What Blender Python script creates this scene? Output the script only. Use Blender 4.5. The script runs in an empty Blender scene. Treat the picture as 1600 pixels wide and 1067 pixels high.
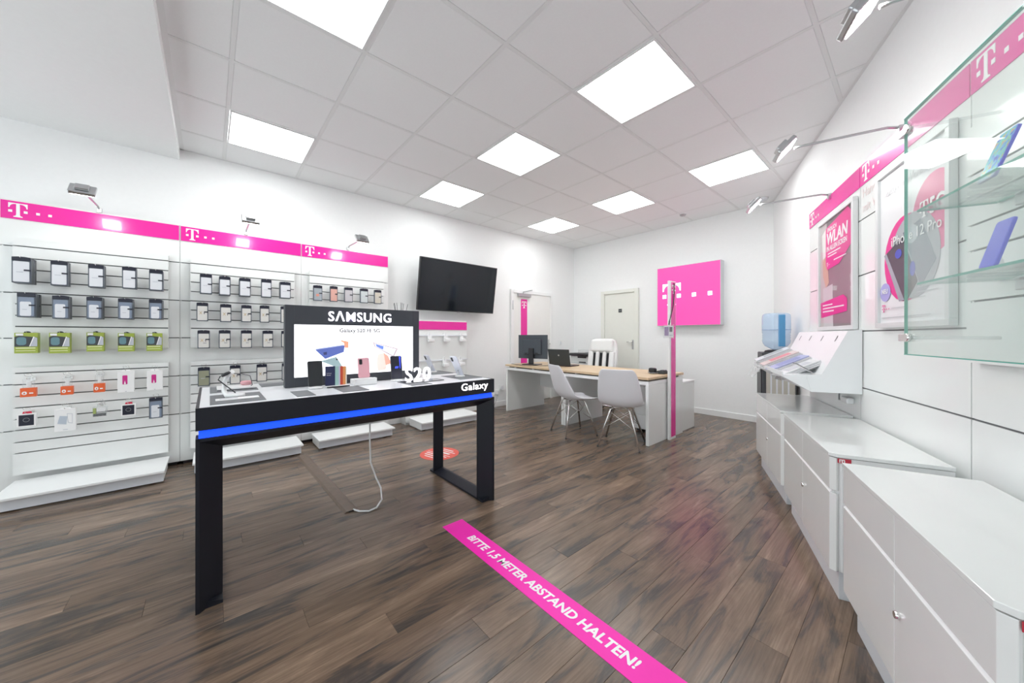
import bpy, bmesh, math, random
from mathutils import Vector, Matrix
random.seed(7)
S = bpy.context.scene
COL = S.collection
PI = math.pi
# ------------------------------------------------------------------ camera
H = 1.196
cam = bpy.data.cameras.new('camera'); camo = bpy.data.objects.new('camera', cam); COL.objects.link(camo)
camo.location = (0, 0, H); camo.rotation_euler = (PI/2, 0, 0.8588)
cam.sensor_width = 36.0; cam.lens = 547.12/1600*36; cam.shift_y = -8.42/1600; cam.clip_start = 0.05
S.camera = camo
# ------------------------------------------------------------------ world (daylight behind the shop front)
w = bpy.data.worlds.new('world'); S.world = w; w.use_nodes = True
bg = w.node_tree.nodes['Background']; bg.inputs[0].default_value = (0.90, 0.97, 1.0, 1); bg.inputs[1].default_value = 2.3
S.view_settings.view_transform = 'Standard'; S.view_settings.look = 'None'
S.view_settings.gamma = 1; S.view_settings.use_curve_mapping = False
S.view_settings.exposure = 0.02
S.cycles.diffuse_bounces = 8
PANEL_EMIT = 10.0
# ------------------------------------------------------------------ helpers
def tag(o, label=None, cat=None, group=None, kind=None):
    if label: o['label'] = label
    if cat: o['category'] = cat
    if group: o['group'] = group
    if kind: o['kind'] = kind
    return o
def thing(name, label, cat, loc=(0, 0, 0), rz=0.0, group=None, kind=None):
    o = bpy.data.objects.new(name, None); COL.objects.link(o)
    o.location = loc; o.rotation_euler = (0, 0, rz); o.empty_display_size = 0.05
    return tag(o, label, cat, group, kind)
INV = {}
def wthing(name, label, cat, loc=(0, 0, 0), rz=0.0, group=None, kind=None):
    o = thing(name, label, cat, loc, rz, group, kind)
    INV[o.name] = (Matrix.Translation(loc) @ Matrix.Rotation(rz, 4, 'Z')).inverted(); return o
def link(name, me, mat, parent=None, bevel=0.0, seg=2):
    o = bpy.data.objects.new(name, me); COL.objects.link(o)
    if mat is not None and not me.materials:
        for m in (mat if isinstance(mat, (list, tuple)) else [mat]): me.materials.append(m)
    if parent:
        o.parent = parent
        if parent.name in INV: o.matrix_parent_inverse = INV[parent.name]
    if bevel:
        b = o.modifiers.new('bevel', 'BEVEL'); b.width = bevel; b.segments = seg; b.limit_method = 'ANGLE'; b.angle_limit = 0.6
    return o
def copy_tree(o, parent=None):
    c = o.copy(); COL.objects.link(c); c.parent = parent
    for ch in list(o.children): copy_tree(ch, c)
    return c
class MB:
    def __init__(s): s.v = []; s.f = []; s.sm = []
    def add(s, vs, fs, smooth=False):
        n = len(s.v); s.v += [tuple(p) for p in vs]; s.f += [tuple(i+n for i in f) for f in fs]; s.sm += [smooth]*len(fs); return s
    def box(s, x0, x1, y0, y1, z0, z1, M=None):
        vs = [Vector((x, y, z)) for z in (z0, z1) for y in (y0, y1) for x in (x0, x1)]
        if M: vs = [M @ p for p in vs]
        return s.add(vs, [(0,2,3,1),(4,5,7,6),(0,1,5,4),(2,6,7,3),(0,4,6,2),(1,3,7,5)])
    def prism(s, pts, off):
        off = Vector(off); pts = [Vector(p) for p in pts]; n = len(pts)
        vs = pts + [p+off for p in pts]
        fs = [tuple(range(n-1, -1, -1)), tuple(range(n, 2*n))]
        fs += [(i, (i+1) % n, n+(i+1) % n, n+i) for i in range(n)]
        return s.add(vs, fs)
    def tube(s, path, r, n=8, closed=False, r2=None):
        path = [Vector(p) for p in path]; m = len(path); vs = []; up0 = Vector((0, 0, 1))
        for i, p in enumerate(path):
            if closed: d = path[(i+1) % m]-path[i-1]
            else: d = path[min(i+1, m-1)]-path[max(i-1, 0)]
            d.normalize()
            a = d.cross(up0)
            if a.length < 1e-3: a = d.cross(Vector((1, 0, 0)))
            a.normalize(); b = d.cross(a)
            rr = r if r2 is None else r+(r2-r)*i/(m-1)
            for k in range(n):
                t = 2*PI*k/n; vs.append(p+a*(rr*math.cos(t))+b*(rr*math.sin(t)))
        fs = []
        for i in range(m if closed else m-1):
            j = (i+1) % m
            for k in range(n): fs.append((i*n+k, i*n+(k+1) % n, j*n+(k+1) % n, j*n+k))
        s.add(vs, fs, True)
        if not closed:
            nn = len(s.v)-m*n; s.f.append(tuple(nn+k for k in range(n-1, -1, -1))); s.f.append(tuple(nn+(m-1)*n+k for k in range(n))); s.sm += [False, False]
        return s
    def lathe(s, prof, c=(0, 0, 0), n=24, axis=None):
        vs = []; m = len(prof)
        for (r, z) in prof:
            for k in range(n):
                t = 2*PI*k/n; p = Vector((r*math.cos(t), r*math.sin(t), z))
                if axis: p = axis @ p
                vs.append(p+Vector(c))
        fs = [(i*n+k, i*n+(k+1) % n, (i+1)*n+(k+1) % n, (i+1)*n+k) for i in range(m-1) for k in range(n)]
        s.add(vs, fs, True)
        nn = len(s.v)-m*n
        s.f.append(tuple(nn+k for k in range(n-1, -1, -1))); s.f.append(tuple(nn+(m-1)*n+k for k in range(n))); s.sm += [False, False]
        return s
    def mesh(s, name):
        me = bpy.data.meshes.new(name); me.from_pydata(s.v, [], s.f)
        me.polygons.foreach_set('use_smooth', s.sm); me.update()
        bm = bmesh.new(); bm.from_mesh(me); bmesh.ops.recalc_face_normals(bm, faces=bm.faces); bm.to_mesh(me); bm.free()
        return me
    def build(s, name, mat, parent=None, bevel=0.0, seg=2): return link(name, s.mesh(name), mat, parent, bevel, seg)
def box(name, mat, parent, x0, x1, y0, y1, z0, z1, bevel=0.0, M=None):
    return MB().box(x0, x1, y0, y1, z0, z1, M).build(name, mat, parent, bevel)
def cyl(c, r, h, axis='z', n=20):
    R = {'z': Matrix.Identity(3), 'x': Matrix.Rotation(PI/2, 3, 'Y'), 'y': Matrix.Rotation(-PI/2, 3, 'X')}[axis]
    return MB().lathe([(r, 0), (r, h)], c, n, R)
def rrect(w, h, r, n=5, cx=0, cy=0):
    out = []
    for (sx, sy, a0) in ((1, 1, 0), (-1, 1, PI/2), (-1, -1, PI), (1, -1, 1.5*PI)):
        for i in range(n+1):
            a = a0+PI/2*i/n; out.append((cx+sx*(w/2-r)+r*math.cos(a), cy+sy*(h/2-r)+r*math.sin(a)))
    return out
class Fr:
    """flat drawing frame: origin, right, up; normal = right x up"""
    def __init__(s, o, x, y): s.o = Vector(o); s.x = Vector(x).normalized(); s.y = Vector(y).normalized(); s.n = s.x.cross(s.y)
    def p(s, u, v, w=0): return s.o+s.x*u+s.y*v+s.n*w
def flat(name, mat, parent, fr, pts, w0=0.0, th=0.001):
    return MB().prism([fr.p(u, v, w0) for u, v in pts], fr.n*th).build(name, mat, parent)
TXC = {}
def text(name, body, mat, parent, fr, u, v, w=None, h=None, th=0.001, w0=0.0, bold=0.0, center=False, shear=0.0, space=1.0):
    key = (body, bold, shear, space)
    if key not in TXC:
        cu = bpy.data.curves.new('txt', 'FONT'); cu.body = body; cu.offset = bold; cu.resolution_u = 3; cu.extrude = 0.5; cu.shear = shear; cu.space_character = space
        ob = bpy.data.objects.new('txt', cu); COL.objects.link(ob)
        me = bpy.data.meshes.new_from_object(ob.evaluated_get(bpy.context.evaluated_depsgraph_get()))
        TXC[key] = ([p.co.copy() for p in me.vertices], [tuple(f.vertices) for f in me.polygons])
        bpy.data.objects.remove(ob); bpy.data.curves.remove(cu); bpy.data.meshes.remove(me)
    vs, fs = TXC[key]
    x0 = min(p.x for p in vs); x1 = max(p.x for p in vs); y0 = min(p.y for p in vs); y1 = max(p.y for p in vs)
    if w is None: sy = h/(y1-y0); sx = sy
    elif h is None: sx = w/(x1-x0); sy = sx
    else: sx = w/(x1-x0); sy = h/(y1-y0)
    if center: u = u-(x1-x0)*sx/2
    m = MB(); m.add([fr.p(u+(p.x-x0)*sx, v+(p.y-y0)*sy, w0+(p.z+0.5)*th) for p in vs], fs)
    return m.build(name, mat, parent)
T_OUT = [(0,1),(.84,1),(.84,.66),(.79,.66),(.77,.78),(.70,.88),(.61,.93),(.52,.94),(.50,.94),(.50,.18),(.53,.09),(.62,.055),(.62,0),(.22,0),(.22,.055),(.31,.09),(.34,.18),(.34,.94),(.32,.94),(.23,.93),(.14,.88),(.07,.78),(.05,.66),(0,.66)]
def tlogo(name, mat, parent, fr, u, v, h, dots=2, th=0.002, w0=0.0, gap=.48):
    m = MB()
    def P(pts): m.prism([fr.p(u+x*h, v+y*h, w0) for x, y in pts], fr.n*th)
    P(T_OUT)
    def sq(x): P([(x, .33), (x+.17, .33), (x+.17, .50), (x, .50)])
    sq(0); sq(.67)
    lg = m.build(name, mat, parent)
    for k in range(dots):
        x = .67+gap*(k+1); flat('logo_dot', mat, parent, fr, [(u+a*h, v+b*h) for a, b in ((x, .33), (x+.17, .33), (x+.17, .50), (x, .50))], w0, th)
    return lg
# ------------------------------------------------------------------ materials
def mat(name, col, rough=0.5, metal=0.0, noise=0.0, nscale=8.0, coat=0.0, bump=0.0, emit=None, estr=0.0, spec=0.5):
    m = bpy.data.materials.new(name); m.use_nodes = True; nt = m.node_tree; b = nt.nodes['Principled BSDF']
    b.inputs['Roughness'].default_value = rough; b.inputs['Metallic'].default_value = metal
    b.inputs['Coat Weight'].default_value = coat; b.inputs['Coat Roughness'].default_value = 0.04
    b.inputs['Specular IOR Level'].default_value = spec
    c = (*col, 1); b.inputs['Base Color'].default_value = c
    tc = nt.nodes.new('ShaderNodeTexCoord'); nz = nt.nodes.new('ShaderNodeTexNoise'); nz.inputs['Scale'].default_value = nscale; nz.inputs['Detail'].default_value = 4
    nt.links.new(tc.outputs['Object'], nz.inputs['Vector'])
    k = max(noise, 0.02)
    mx = nt.nodes.new('ShaderNodeMix'); mx.data_type = 'RGBA'
    mx.inputs['A'].default_value = tuple(x*(1-k) for x in col)+(1,); mx.inputs['B'].default_value = tuple(min(1, x*(1+k)) for x in col)+(1,)
    nt.links.new(nz.outputs['Fac'], mx.inputs['Factor']); nt.links.new(mx.outputs['Result'], b.inputs['Base Color'])
    if bump:
        bp = nt.nodes.new('ShaderNodeBump'); bp.inputs['Strength'].default_value = bump; bp.inputs['Distance'].default_value = 0.01
        nt.links.new(nz.outputs['Fac'], bp.inputs['Height']); nt.links.new(bp.outputs['Normal'], b.inputs['Normal'])
    if emit: b.inputs['Emission Color'].default_value = (*emit, 1); b.inputs['Emission Strength'].default_value = estr
    return m
def glassmat(name, tint, refl=0.06, power=3.0, rough=0.02, solid=0.0, scol=(.8, .9, .88)):
    m = bpy.data.materials.new(name); m.use_nodes = True; nt = m.node_tree; nt.nodes.clear()
    o = nt.nodes.new('ShaderNodeOutputMaterial'); tr = nt.nodes.new('ShaderNodeBsdfTransparent'); tr.inputs[0].default_value = (*tint, 1)
    gl = nt.nodes.new('ShaderNodeBsdfGlossy'); gl.inputs['Roughness'].default_value = rough
    lw = nt.nodes.new('ShaderNodeLayerWeight'); lw.inputs['Blend'].default_value = .5
    pw = nt.nodes.new('ShaderNodeMath'); pw.operation = 'POWER'; pw.inputs[1].default_value = 4.0; nt.links.new(lw.outputs['Facing'], pw.inputs[0])
    ma = nt.nodes.new('ShaderNodeMath'); ma.operation = 'MULTIPLY_ADD'; ma.inputs[1].default_value = power; ma.inputs[2].default_value = refl; ma.use_clamp = True
    nt.links.new(pw.outputs[0], ma.inputs[0])
    mx = nt.nodes.new('ShaderNodeMixShader'); nt.links.new(ma.outputs[0], mx.inputs[0]); nt.links.new(tr.outputs[0], mx.inputs[1]); nt.links.new(gl.outputs[0], mx.inputs[2])
    last = mx
    if solid:
        df = nt.nodes.new('ShaderNodeBsdfDiffuse'); df.inputs[0].default_value = (*scol, 1)
        m2 = nt.nodes.new('ShaderNodeMixShader'); m2.inputs[0].default_value = solid
        nt.links.new(mx.outputs[0], m2.inputs[1]); nt.links.new(df.outputs[0], m2.inputs[2]); last = m2
    nt.links.new(last.outputs[0], o.inputs[0])
    return m
def emis(name, col, st):
    m = mat(name, col, 0.4, emit=col, estr=st); return m
def plankmat():
    m = bpy.data.materials.new('plank_wood'); m.use_nodes = True; nt = m.node_tree; b = nt.nodes['Principled BSDF']; L = nt.links.new
    tc = nt.nodes.new('ShaderNodeTexCoord'); oi = nt.nodes.new('ShaderNodeObjectInfo')
    sc = nt.nodes.new('ShaderNodeVectorMath'); sc.operation = 'MULTIPLY'; sc.inputs[1].default_value = (12, 2.1, 1); L(tc.outputs['Object'], sc.inputs[0])
    rm = nt.nodes.new('ShaderNodeMath'); rm.operation = 'MULTIPLY'; rm.inputs[1].default_value = 61.0; L(oi.outputs['Random'], rm.inputs[0])
    cb = nt.nodes.new('ShaderNodeCombineXYZ'); L(rm.outputs[0], cb.inputs['Z']); L(rm.outputs[0], cb.inputs['Y'])
    ad = nt.nodes.new('ShaderNodeVectorMath'); L(sc.outputs[0], ad.inputs[0]); L(cb.outputs[0], ad.inputs[1])
    n1 = nt.nodes.new('ShaderNodeTexNoise'); n1.inputs['Scale'].default_value = 1.0; n1.inputs['Detail'].default_value = 5; n1.inputs['Roughness'].default_value = .6; n1.inputs['Distortion'].default_value = .8; L(ad.outputs[0], n1.inputs['Vector'])
    s2 = nt.nodes.new('ShaderNodeVectorMath'); s2.operation = 'MULTIPLY'; s2.inputs[1].default_value = (14, 2.0, 1); L(ad.outputs[0], s2.inputs[0])
    n2 = nt.nodes.new('ShaderNodeTexNoise'); n2.inputs['Scale'].default_value = 1.0; n2.inputs['Detail'].default_value = 6; L(s2.outputs[0], n2.inputs['Vector'])
    rp = nt.nodes.new('ShaderNodeValToRGB'); L(n1.outputs['Fac'], rp.inputs[0])
    e = rp.color_ramp.elements; e[0].position = .30; e[0].color = (.064, .055, .049, 1); e[1].position = .74; e[1].color = (.290, .205, .148, 1)
    x = e.new(.40); x.color = (.100, .078, .065, 1); x = e.new(.48); x.color = (.170, .117, .083, 1); x = e.new(.60); x.color = (.215, .148, .104, 1)
    # per plank tone
    hs = nt.nodes.new('ShaderNodeHueSaturation'); L(rp.outputs[0], hs.inputs['Color'])
    v = nt.nodes.new('ShaderNodeMapRange'); v.inputs['To Min'].default_value = .72; v.inputs['To Max'].default_value = 1.18; L(oi.outputs['Random'], v.inputs['Value']); L(v.outputs[0], hs.inputs['Value'])
    hs.inputs['Saturation'].default_value = 1.0
    mg = nt.nodes.new('ShaderNodeMix'); mg.data_type = 'RGBA'; mg.blend_type = 'MULTIPLY'; mg.inputs['Factor'].default_value = .45; L(hs.outputs[0], mg.inputs['A'])
    r2 = nt.nodes.new('ShaderNodeMapRange'); r2.inputs['From Min'].default_value = .3; r2.inputs['From Max'].default_value = .7; r2.inputs['To Min'].default_value = .45; r2.inputs['To Max'].default_value = 1.3; L(n2.outputs['Fac'], r2.inputs['Value']); L(r2.outputs[0], mg.inputs['B'])
    L(mg.outputs['Result'], b.inputs['Base Color'])
    b.inputs['Roughness'].default_value = .25
    bp = nt.nodes.new('ShaderNodeBump'); bp.inputs['Strength'].default_value = .25; bp.inputs['Distance'].default_value = .002; L(n2.outputs['Fac'], bp.inputs['Height']); L(bp.outputs['Normal'], b.inputs['Normal'])
    return m
def oakmat():
    m = bpy.data.materials.new('light_oak'); m.use_nodes = True; nt = m.node_tree; b = nt.nodes['Principled BSDF']; L = nt.links.new
    tc = nt.nodes.new('ShaderNodeTexCoord'); sc = nt.nodes.new('ShaderNodeMapping'); sc.inputs['Scale'].default_value = (1.5, 14, 14); L(tc.outputs['Object'], sc.inputs[0])
    n = nt.nodes.new('ShaderNodeTexNoise'); n.inputs['Scale'].default_value = 2; n.inputs['Detail'].default_value = 5; n.inputs['Distortion'].default_value = .5; L(sc.outputs[0], n.inputs['Vector'])
    r = nt.nodes.new('ShaderNodeValToRGB'); r.color_ramp.elements[0].position = .3; r.color_ramp.elements[0].color = (.60, .44, .27, 1); r.color_ramp.elements[1].position = .75; r.color_ramp.elements[1].color = (.74, .58, .39, 1)
    L(n.outputs['Fac'], r.inputs[0]); L(r.outputs[0], b.inputs['Base Color']); b.inputs['Roughness'].default_value = .4
    return m
M_WALL = mat('wall_paint', (.88, .89, .89), .8, noise=.015, nscale=30, bump=.05)
M_TILE = mat('ceiling_tile', (.86, .87, .875), .9, noise=.02, nscale=60, bump=.04)
M_GRID = mat('ceiling_grid', (.79, .80, .80), .6)
M_WHITE = mat('white_laminate', (.85, .86, .86), .35, coat=.2)
M_GLOSSW = mat('white_gloss', (.84, .86, .85), .15, coat=.6)
M_PANEL = mat('white_panel', (.84, .86, .85), .22, coat=.4)
M_GREYW = mat('front_grey_white', (.76, .78, .82), .3, coat=.3)
M_MAG = mat('magenta', (.84, .008, .34), .22, coat=.6)
M_MAGF = mat('magenta_floor_film', (.95, .006, .45), .45)
M_WHITEP = mat('white_print', (.9, .9, .9), .4)
M_GREYP = mat('grey_print', (.35, .36, .38), .5)
M_METAL = mat('brushed_metal', (.55, .56, .57), .3, 1.0)
M_CHROME = mat('chrome', (.82, .81, .80), .22, 1.0)
M_GROOVE = mat('groove_aluminium', (.15, .155, .16), .45, .2)
M_BLACK = mat('black_plastic', (.012, .013, .016), .35)
M_TABLE = mat('table_anthracite', (.010, .012, .019), .42, spec=.35)
M_DARK = mat('dark_grey', (.05, .055, .06), .45)
M_SLATE = mat('slate_mat', (.16, .17, .18), .6)
M_CASE = mat('case_edge', (.10, .12, .15), .3)
M_CARD = mat('insert_card', (.74, .76, .80), .35, coat=.2)
M_OAK = oakmat()
M_PLANK = plankmat()
M_SKIN_W = mat('chair_shell', (.80, .80, .84), .35)
M_LEATHER = mat('white_leather', (.82, .83, .82), .45, bump=.1, nscale=40)
M_DOOR = mat('door_cream', (.80, .81, .75), .45)
M_DOORW = mat('door_white', (.84, .84, .82), .4)
M_GLASS = glassmat('showcase_glass', (.95, .985, .97), .05, .9, solid=.07)  # pale diffuse share paints the whitish reflection haze into the glass
M_GEDGE = mat('glass_edge', (.10, .42, .33), .15, coat=.5)
M_ACRYL = glassmat('clear_acrylic', (.98, .985, .985), .04, .8, solid=.10, scol=(.85, .87, .9))
M_LITE = emis('panel_diffuser', (.97, 1.0, .995), PANEL_EMIT)
M_LED = emis('led_lens', (1.0, .985, .95), 48.0)
M_BLUE = emis('blue_led', (.004, .060, .95), 1.35)
M_LETTER = emis('letter_white', (.95, .93, 1.0), 2.0)
M_BACKLIT = emis('backlit_screen', (.97, .97, 1.0), 1.5)
M_SOCK = mat('black_gap', (.01, .01, .01), .7)
def flatmat(name, c, r=.4, **k): return mat(name, c, r, **k)
M_RED = flatmat('red_film', (.75, .09, .06))
M_PINK = flatmat('pink_phone', (.80, .42, .48), .25)
M_PCLR = {}
def colmat(c, r=.4):
    if (c, r) not in M_PCLR: M_PCLR[(c, r)] = mat('colour_%d' % len(M_PCLR), c, r)
    return M_PCLR[(c, r)]
# ------------------------------------------------------------------ room numbers (metres)
T = .64; XL = -4.668; YB = 5.741; ZC = 3.0046; YF = -2.6
SK = math.radians(23.5); WD = Vector((-math.sin(SK), math.cos(SK), 0)); ND = Vector((-math.cos(SK), -math.sin(SK), 0)); OFF = -1.13
RZ = PI/2+SK
def W(s, d, z=0.0): return WD*s+ND*(OFF+d)+Vector((0, 0, z))
def wallx(y): return (OFF-ND.y*y)/ND.x          # right wall x at y
XR = wallx(YB); XRF = wallx(YF)
# ================================================================== STRUCTURE
def struct(o, label, cat): return tag(o, label, cat, kind='structure')
floor = box('floor', M_SOCK, None, XL-.1, XRF+.1, YF-.1, YB+.1, -.08, -.012)
struct(floor, 'dark brown wood plank floor of the shop', 'floor')
PW = .132
def plank_mesh(L):
    a = PW/2-.0003; c = .0009; y0 = .0003; y1 = L-.0003
    m = MB(); m.add([(-a, y0, -.012), (a, y0, -.012), (a, y1, -.012), (-a, y1, -.012), (-a, y0, -c), (a, y0, -c), (a, y1, -c), (-a, y1, -c), (-a+c, y0+c, 0), (a-c, y0+c, 0), (a-c, y1-c, 0), (-a+c, y1-c, 0)],
        [(0,1,5,4),(1,2,6,5),(2,3,7,6),(3,0,4,7),(4,5,9,8),(5,6,10,9),(6,7,11,10),(7,4,8,11),(8,9,10,11)])
    me = m.mesh('plank'); me.materials.append(M_PLANK); return me
PL = 1.52; pm = {}
nr = int((XRF-XL)/PW)+1
for r in range(nr):
    x = XL+PW*(r+.5)
    # y at which this row meets the right wall
    yend = YB
    if x > XR: yend = min(YB, (OFF-ND.x*(x-PW))/ND.y+.1)
    y = YF+.0-((r*0.413) % 1.0)*PL
    while y < yend:
        a = max(y, YF); b = min(y+PL, yend)
        if b-a > .03:
            k = round(b-a, 3)
            if k not in pm: pm[k] = plank_mesh(k)
            o = bpy.data.objects.new('plank', pm[k]); COL.objects.link(o); o.parent = floor; o.location = (x, a, 0)
        y += PL
wl = box('wall_left', M_WALL, None, XL-.12, XL, YF, YB, 0, ZC+.08); struct(wl, 'long white wall behind the accessory displays and television', 'wall')
wb = box('wall_back', M_WALL, None, XL-.12, XR+.4, YB, YB+.12, 0, ZC+.08); struct(wb, 'white rear wall carrying the pink illuminated sign', 'wall')
wr = thing('wall_right', 'slanting white wall above the white drawer cabinets', 'wall', W(0, 0), RZ, kind='structure')
box('wall_surface', M_WALL, wr, -3.33, 5.78, -.12, 0, 0, ZC+.08)
# shop front behind the camera
wf = thing('wall_front', 'shop front with tall window openings behind the viewer', 'wall', (0, YF, 0), 0, kind='structure')
box('parapet', M_WALL, wf, XL, XRF, -.12, 0, 0, .25); box('lintel', M_WALL, wf, XL, XRF, -.12, 0, 2.6, ZC+.08)
for i in range(5):
    x = XL+(XRF-XL-.08)*i/4; box('mullion', M_METAL, wf, x, x+.08, -.1, -.02, .25, 2.6)
# ceiling: slab, tiles, bars
ce = box('ceiling', M_WALL, None, XL-.1, XRF+.1, YF-.1, YB+.1, ZC+.035, ZC+.12); struct(ce, 'suspended ceiling of square white tiles', 'ceiling')
GX = -7.604*T; GY = .1716*T
LIGHTS = {(5, 3), (4, 0), (1, 3), (3, 6), (5, 6), (1, 6), (1, 0), (3, 3)}
YS = -.22
tm = {}
for i in range(0, 12):
    for j in range(-1, 9):
        if (i, j) in LIGHTS: continue
        x0 = max(GX+i*T, XL); x1 = GX+(i+1)*T; y0 = max(GY+j*T, YS); y1 = min(GY+(j+1)*T, YB)
        if x0 > wallx(y0)+.02 or y1-y0 < .03: continue
        k = (round(x1-x0, 3), round(y1-y0, 3))
        if k not in tm:
            a, b = k; g = .010; c = .006
            m = MB(); m.add([(g, g, .02), (a-g, g, .02), (a-g, b-g, .02), (g, b-g, .02), (g, g, .006), (a-g, g, .006), (a-g, b-g, .006), (g, b-g, .006), (g+c, g+c, .001), (a-g-c, g+c, .001), (a-g-c, b-g-c, .001), (g+c, b-g-c, .001)],
                [(0,1,2,3),(0,4,5,1),(1,5,6,2),(2,6,7,3),(3,7,4,0),(4,8,9,5),(5,9,10,6),(6,10,11,7),(7,11,8,4),(8,11,10,9)])
            me = m.mesh('tile'); me.materials.append(M_TILE); tm[k] = me
        o = bpy.data.objects.new('tile', tm[k]); COL.objects.link(o); o.parent = ce; o.location = (x0, y0, ZC)
for i in range(1, 13):
    x = GX+i*T; ye = YB
    if x > XR: ye = min(YB, (OFF-ND.x*x)/ND.y)
    if ye > YS+.1: box('grid_bar', M_GRID, ce, x-.012, x+.012, YS, ye, ZC, ZC+.03)
for j in range(0, 9):
    y = GY+j*T; box('grid_bar', M_GRID, ce, XL, wallx(y), y-.012, y+.012, ZC+.0005, ZC+.0305)
box('edge_bar', M_GRID, ce, XL, XL+.02, YS, YB, ZC-.001, ZC+.03)
box('edge_bar', M_GRID, ce, XL, wallx(YS), YS, YS+.03, ZC-.001, ZC+.03)
box('edge_bar', M_GRID, ce, XL, XR, YB-.02, YB, ZC-.001, ZC+.03)
m = MB(); m.prism([W(5.76, 0, ZC-.001), W(5.76, .022, ZC-.001), W(-.72, .022, ZC-.001), W(-.72, 0, ZC-.001)], (0, 0, .03)); m.build('edge_bar', M_GRID, ce)
so = box('soffit', M_WALL, None, XL, XRF, YF, YS, 2.905, ZC+.03); struct(so, 'lowered plain white ceiling strip above the leftmost wall bay', 'soffit')
# ceiling lights
for n, (i, j, lab) in enumerate(((5, 3, 'largest fully visible square ceiling light panel, near the middle of the ceiling'), (4, 0, 'square ceiling light panel cut off by the top edge of the picture'),
        (1, 3, 'square ceiling light panel above the television'), (3, 6, 'square ceiling light panel above the pink illuminated sign'), (5, 6, 'square ceiling light panel nearest the right wall and far corner'),
        (1, 6, 'smallest farthest square ceiling light panel near the back left corner'), (1, 0, 'square ceiling light panel farthest left, above the middle accessory bay'), (3, 3, 'square ceiling light panel in the middle, above and behind the display table'))):
    t = thing('ceiling_light', lab, 'ceiling light', (GX+(i+.5)*T, GY+(j+.5)*T, ZC-.001), 0, 'square ceiling light panels')
    a = T/2-.014; b = a-.012
    fm = MB(); fm.box(-a, a, -a, -b, -.004, .02).box(-a, a, b, a, -.004, .02).box(-a, -b, -b, b, -.004, .02).box(b, a, -b, b, -.004, .02); fm.build('frame', M_GRID, t)
    box('diffuser', M_LITE, t, -b, b, -b, b, .0, .01)
# baseboards
o = box('baseboard_left', M_WHITE, None, XL, XL+.015, 1.80, 3.97, 0, .085, .003); struct(o, 'white skirting board below the television wall', 'baseboard')
o = box('baseboard_back', M_WHITE, None, -3.19, XR, YB-.015, YB, 0, .085, .003); struct(o, 'white skirting board along the rear wall beneath the pink sign', 'baseboard')
# small ceiling fittings
def ceil_at(u, v): return (u, v)
t = thing('smoke_detector', 'small round grey detector on the ceiling near the pink sign', 'detector', (-2.28, 5.32, ZC-.0005)); MB().lathe([(.045, 0), (.045, -.012), (.03, -.026), (.0, -.027)], n=20).build('housing', M_METAL, t)
MB().lathe([(.047, 0), (.047, -.006)], n=20).build('mounting_ring', M_GRID, t)
t = thing('dome_sensor', 'small pale dome fitted to the ceiling beside the far right corner', 'sensor', (-1.33, 5.50, ZC-.0005)); MB().lathe([(.06, 0), (.058, -.012), (.045, -.030), (.02, -.040), (.0, -.042)], n=20).build('dome', M_GREYW, t); MB().lathe([(.066, 0), (.066, -.005)], n=20).build('mounting_ring', M_GRID, t)
# ---- doors
d1 = thing('door_1', 'white door with pink vertical strip and door closer in the left wall', 'door', (XL, 3.98, 0), 0, kind='structure')
box('leaf', M_DOORW, d1, .0, .03, .06, 1.0, .005, 1.96, .003)
f = MB(); f.box(0, .045, 0, .06, 0, 2.02).box(0, .045, 1.0, 1.06, 0, 2.02).box(0, .045, .06, 1.0, 1.96, 2.02); f.build('frame', M_WHITE, d1, .003)
F1 = Fr((.031, 0, 0), (0, 1, 0), (0, 0, 1))
st = flat('magenta_strip', M_MAG, d1, F1, [(.23, .12), (.385, .12), (.385, 1.86), (.23, 1.86)]); tag(st, 'vertical magenta strip')
flat('strip_border', M_WHITEP, d1, Fr((.0305, 0, 0), (0, 1, 0), (0, 0, 1)), [(.215, .105), (.40, .105), (.40, 1.875), (.215, 1.875)], 0, .0006)
tlogo('logo', M_WHITEP, st, F1, .258, 1.70, .12, 0, .002)
c = box('door_closer', M_METAL, d1, .03, .085, .14, .44, 1.90, 1.955, .006); MB().tube([(.06, .26, 1.955), (.06, .26, 1.985), (.09, .46, 2.03)], .009).build('arm', M_METAL, c)
hd = MB(); hd.tube([(.03, .945, 1.05), (.075, .945, 1.05), (.078, .84, 1.05)], .009); hd.build('handle', M_CHROME, d1); box('handle_plate', M_METAL, d1, .03, .036, .925, .965, .92, 1.13, .002)
h = MB(); h.tube([(.046, .03, 1.66), (.046, .03, 1.82)], .009); h.build('hinge', M_METAL, d1)
d2 = thing('door_2', 'cream closed door with lever handle in the rear wall', 'door', (-3.98, YB, 0), 0, kind='structure')
box('leaf', M_DOOR, d2, .07, .695, -.02, 0.0, .005, 1.985, .003)
f = MB(); f.box(0, .07, -.05, 0, 0, 2.045).box(.695, .77, -.05, 0, 0, 2.045).box(.07, .695, -.05, 0, 1.985, 2.045); f.build('frame', M_DOOR, d2, .004)
p = box('door_sign', M_DARK, d2, .365, .435, -.024, -.02, 1.632, 1.697, .002); F2 = Fr((0, -.025, 0), (1, 0, 0), (0, 0, 1))
flat('pictogram', M_GREYP, p, F2, [(.378, 1.66), (.42, 1.66), (.42, 1.668), (.378, 1.668)], 0, .0006)
hd = MB(); hd.tube([(.655, -.02, 1.09), (.655, -.06, 1.09), (.56, -.062, 1.09)], .009); hd.build('handle', M_CHROME, d2); box('handle_plate', M_METAL, d2, .64, .672, -.026, -.02, .96, 1.13, .002)
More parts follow.
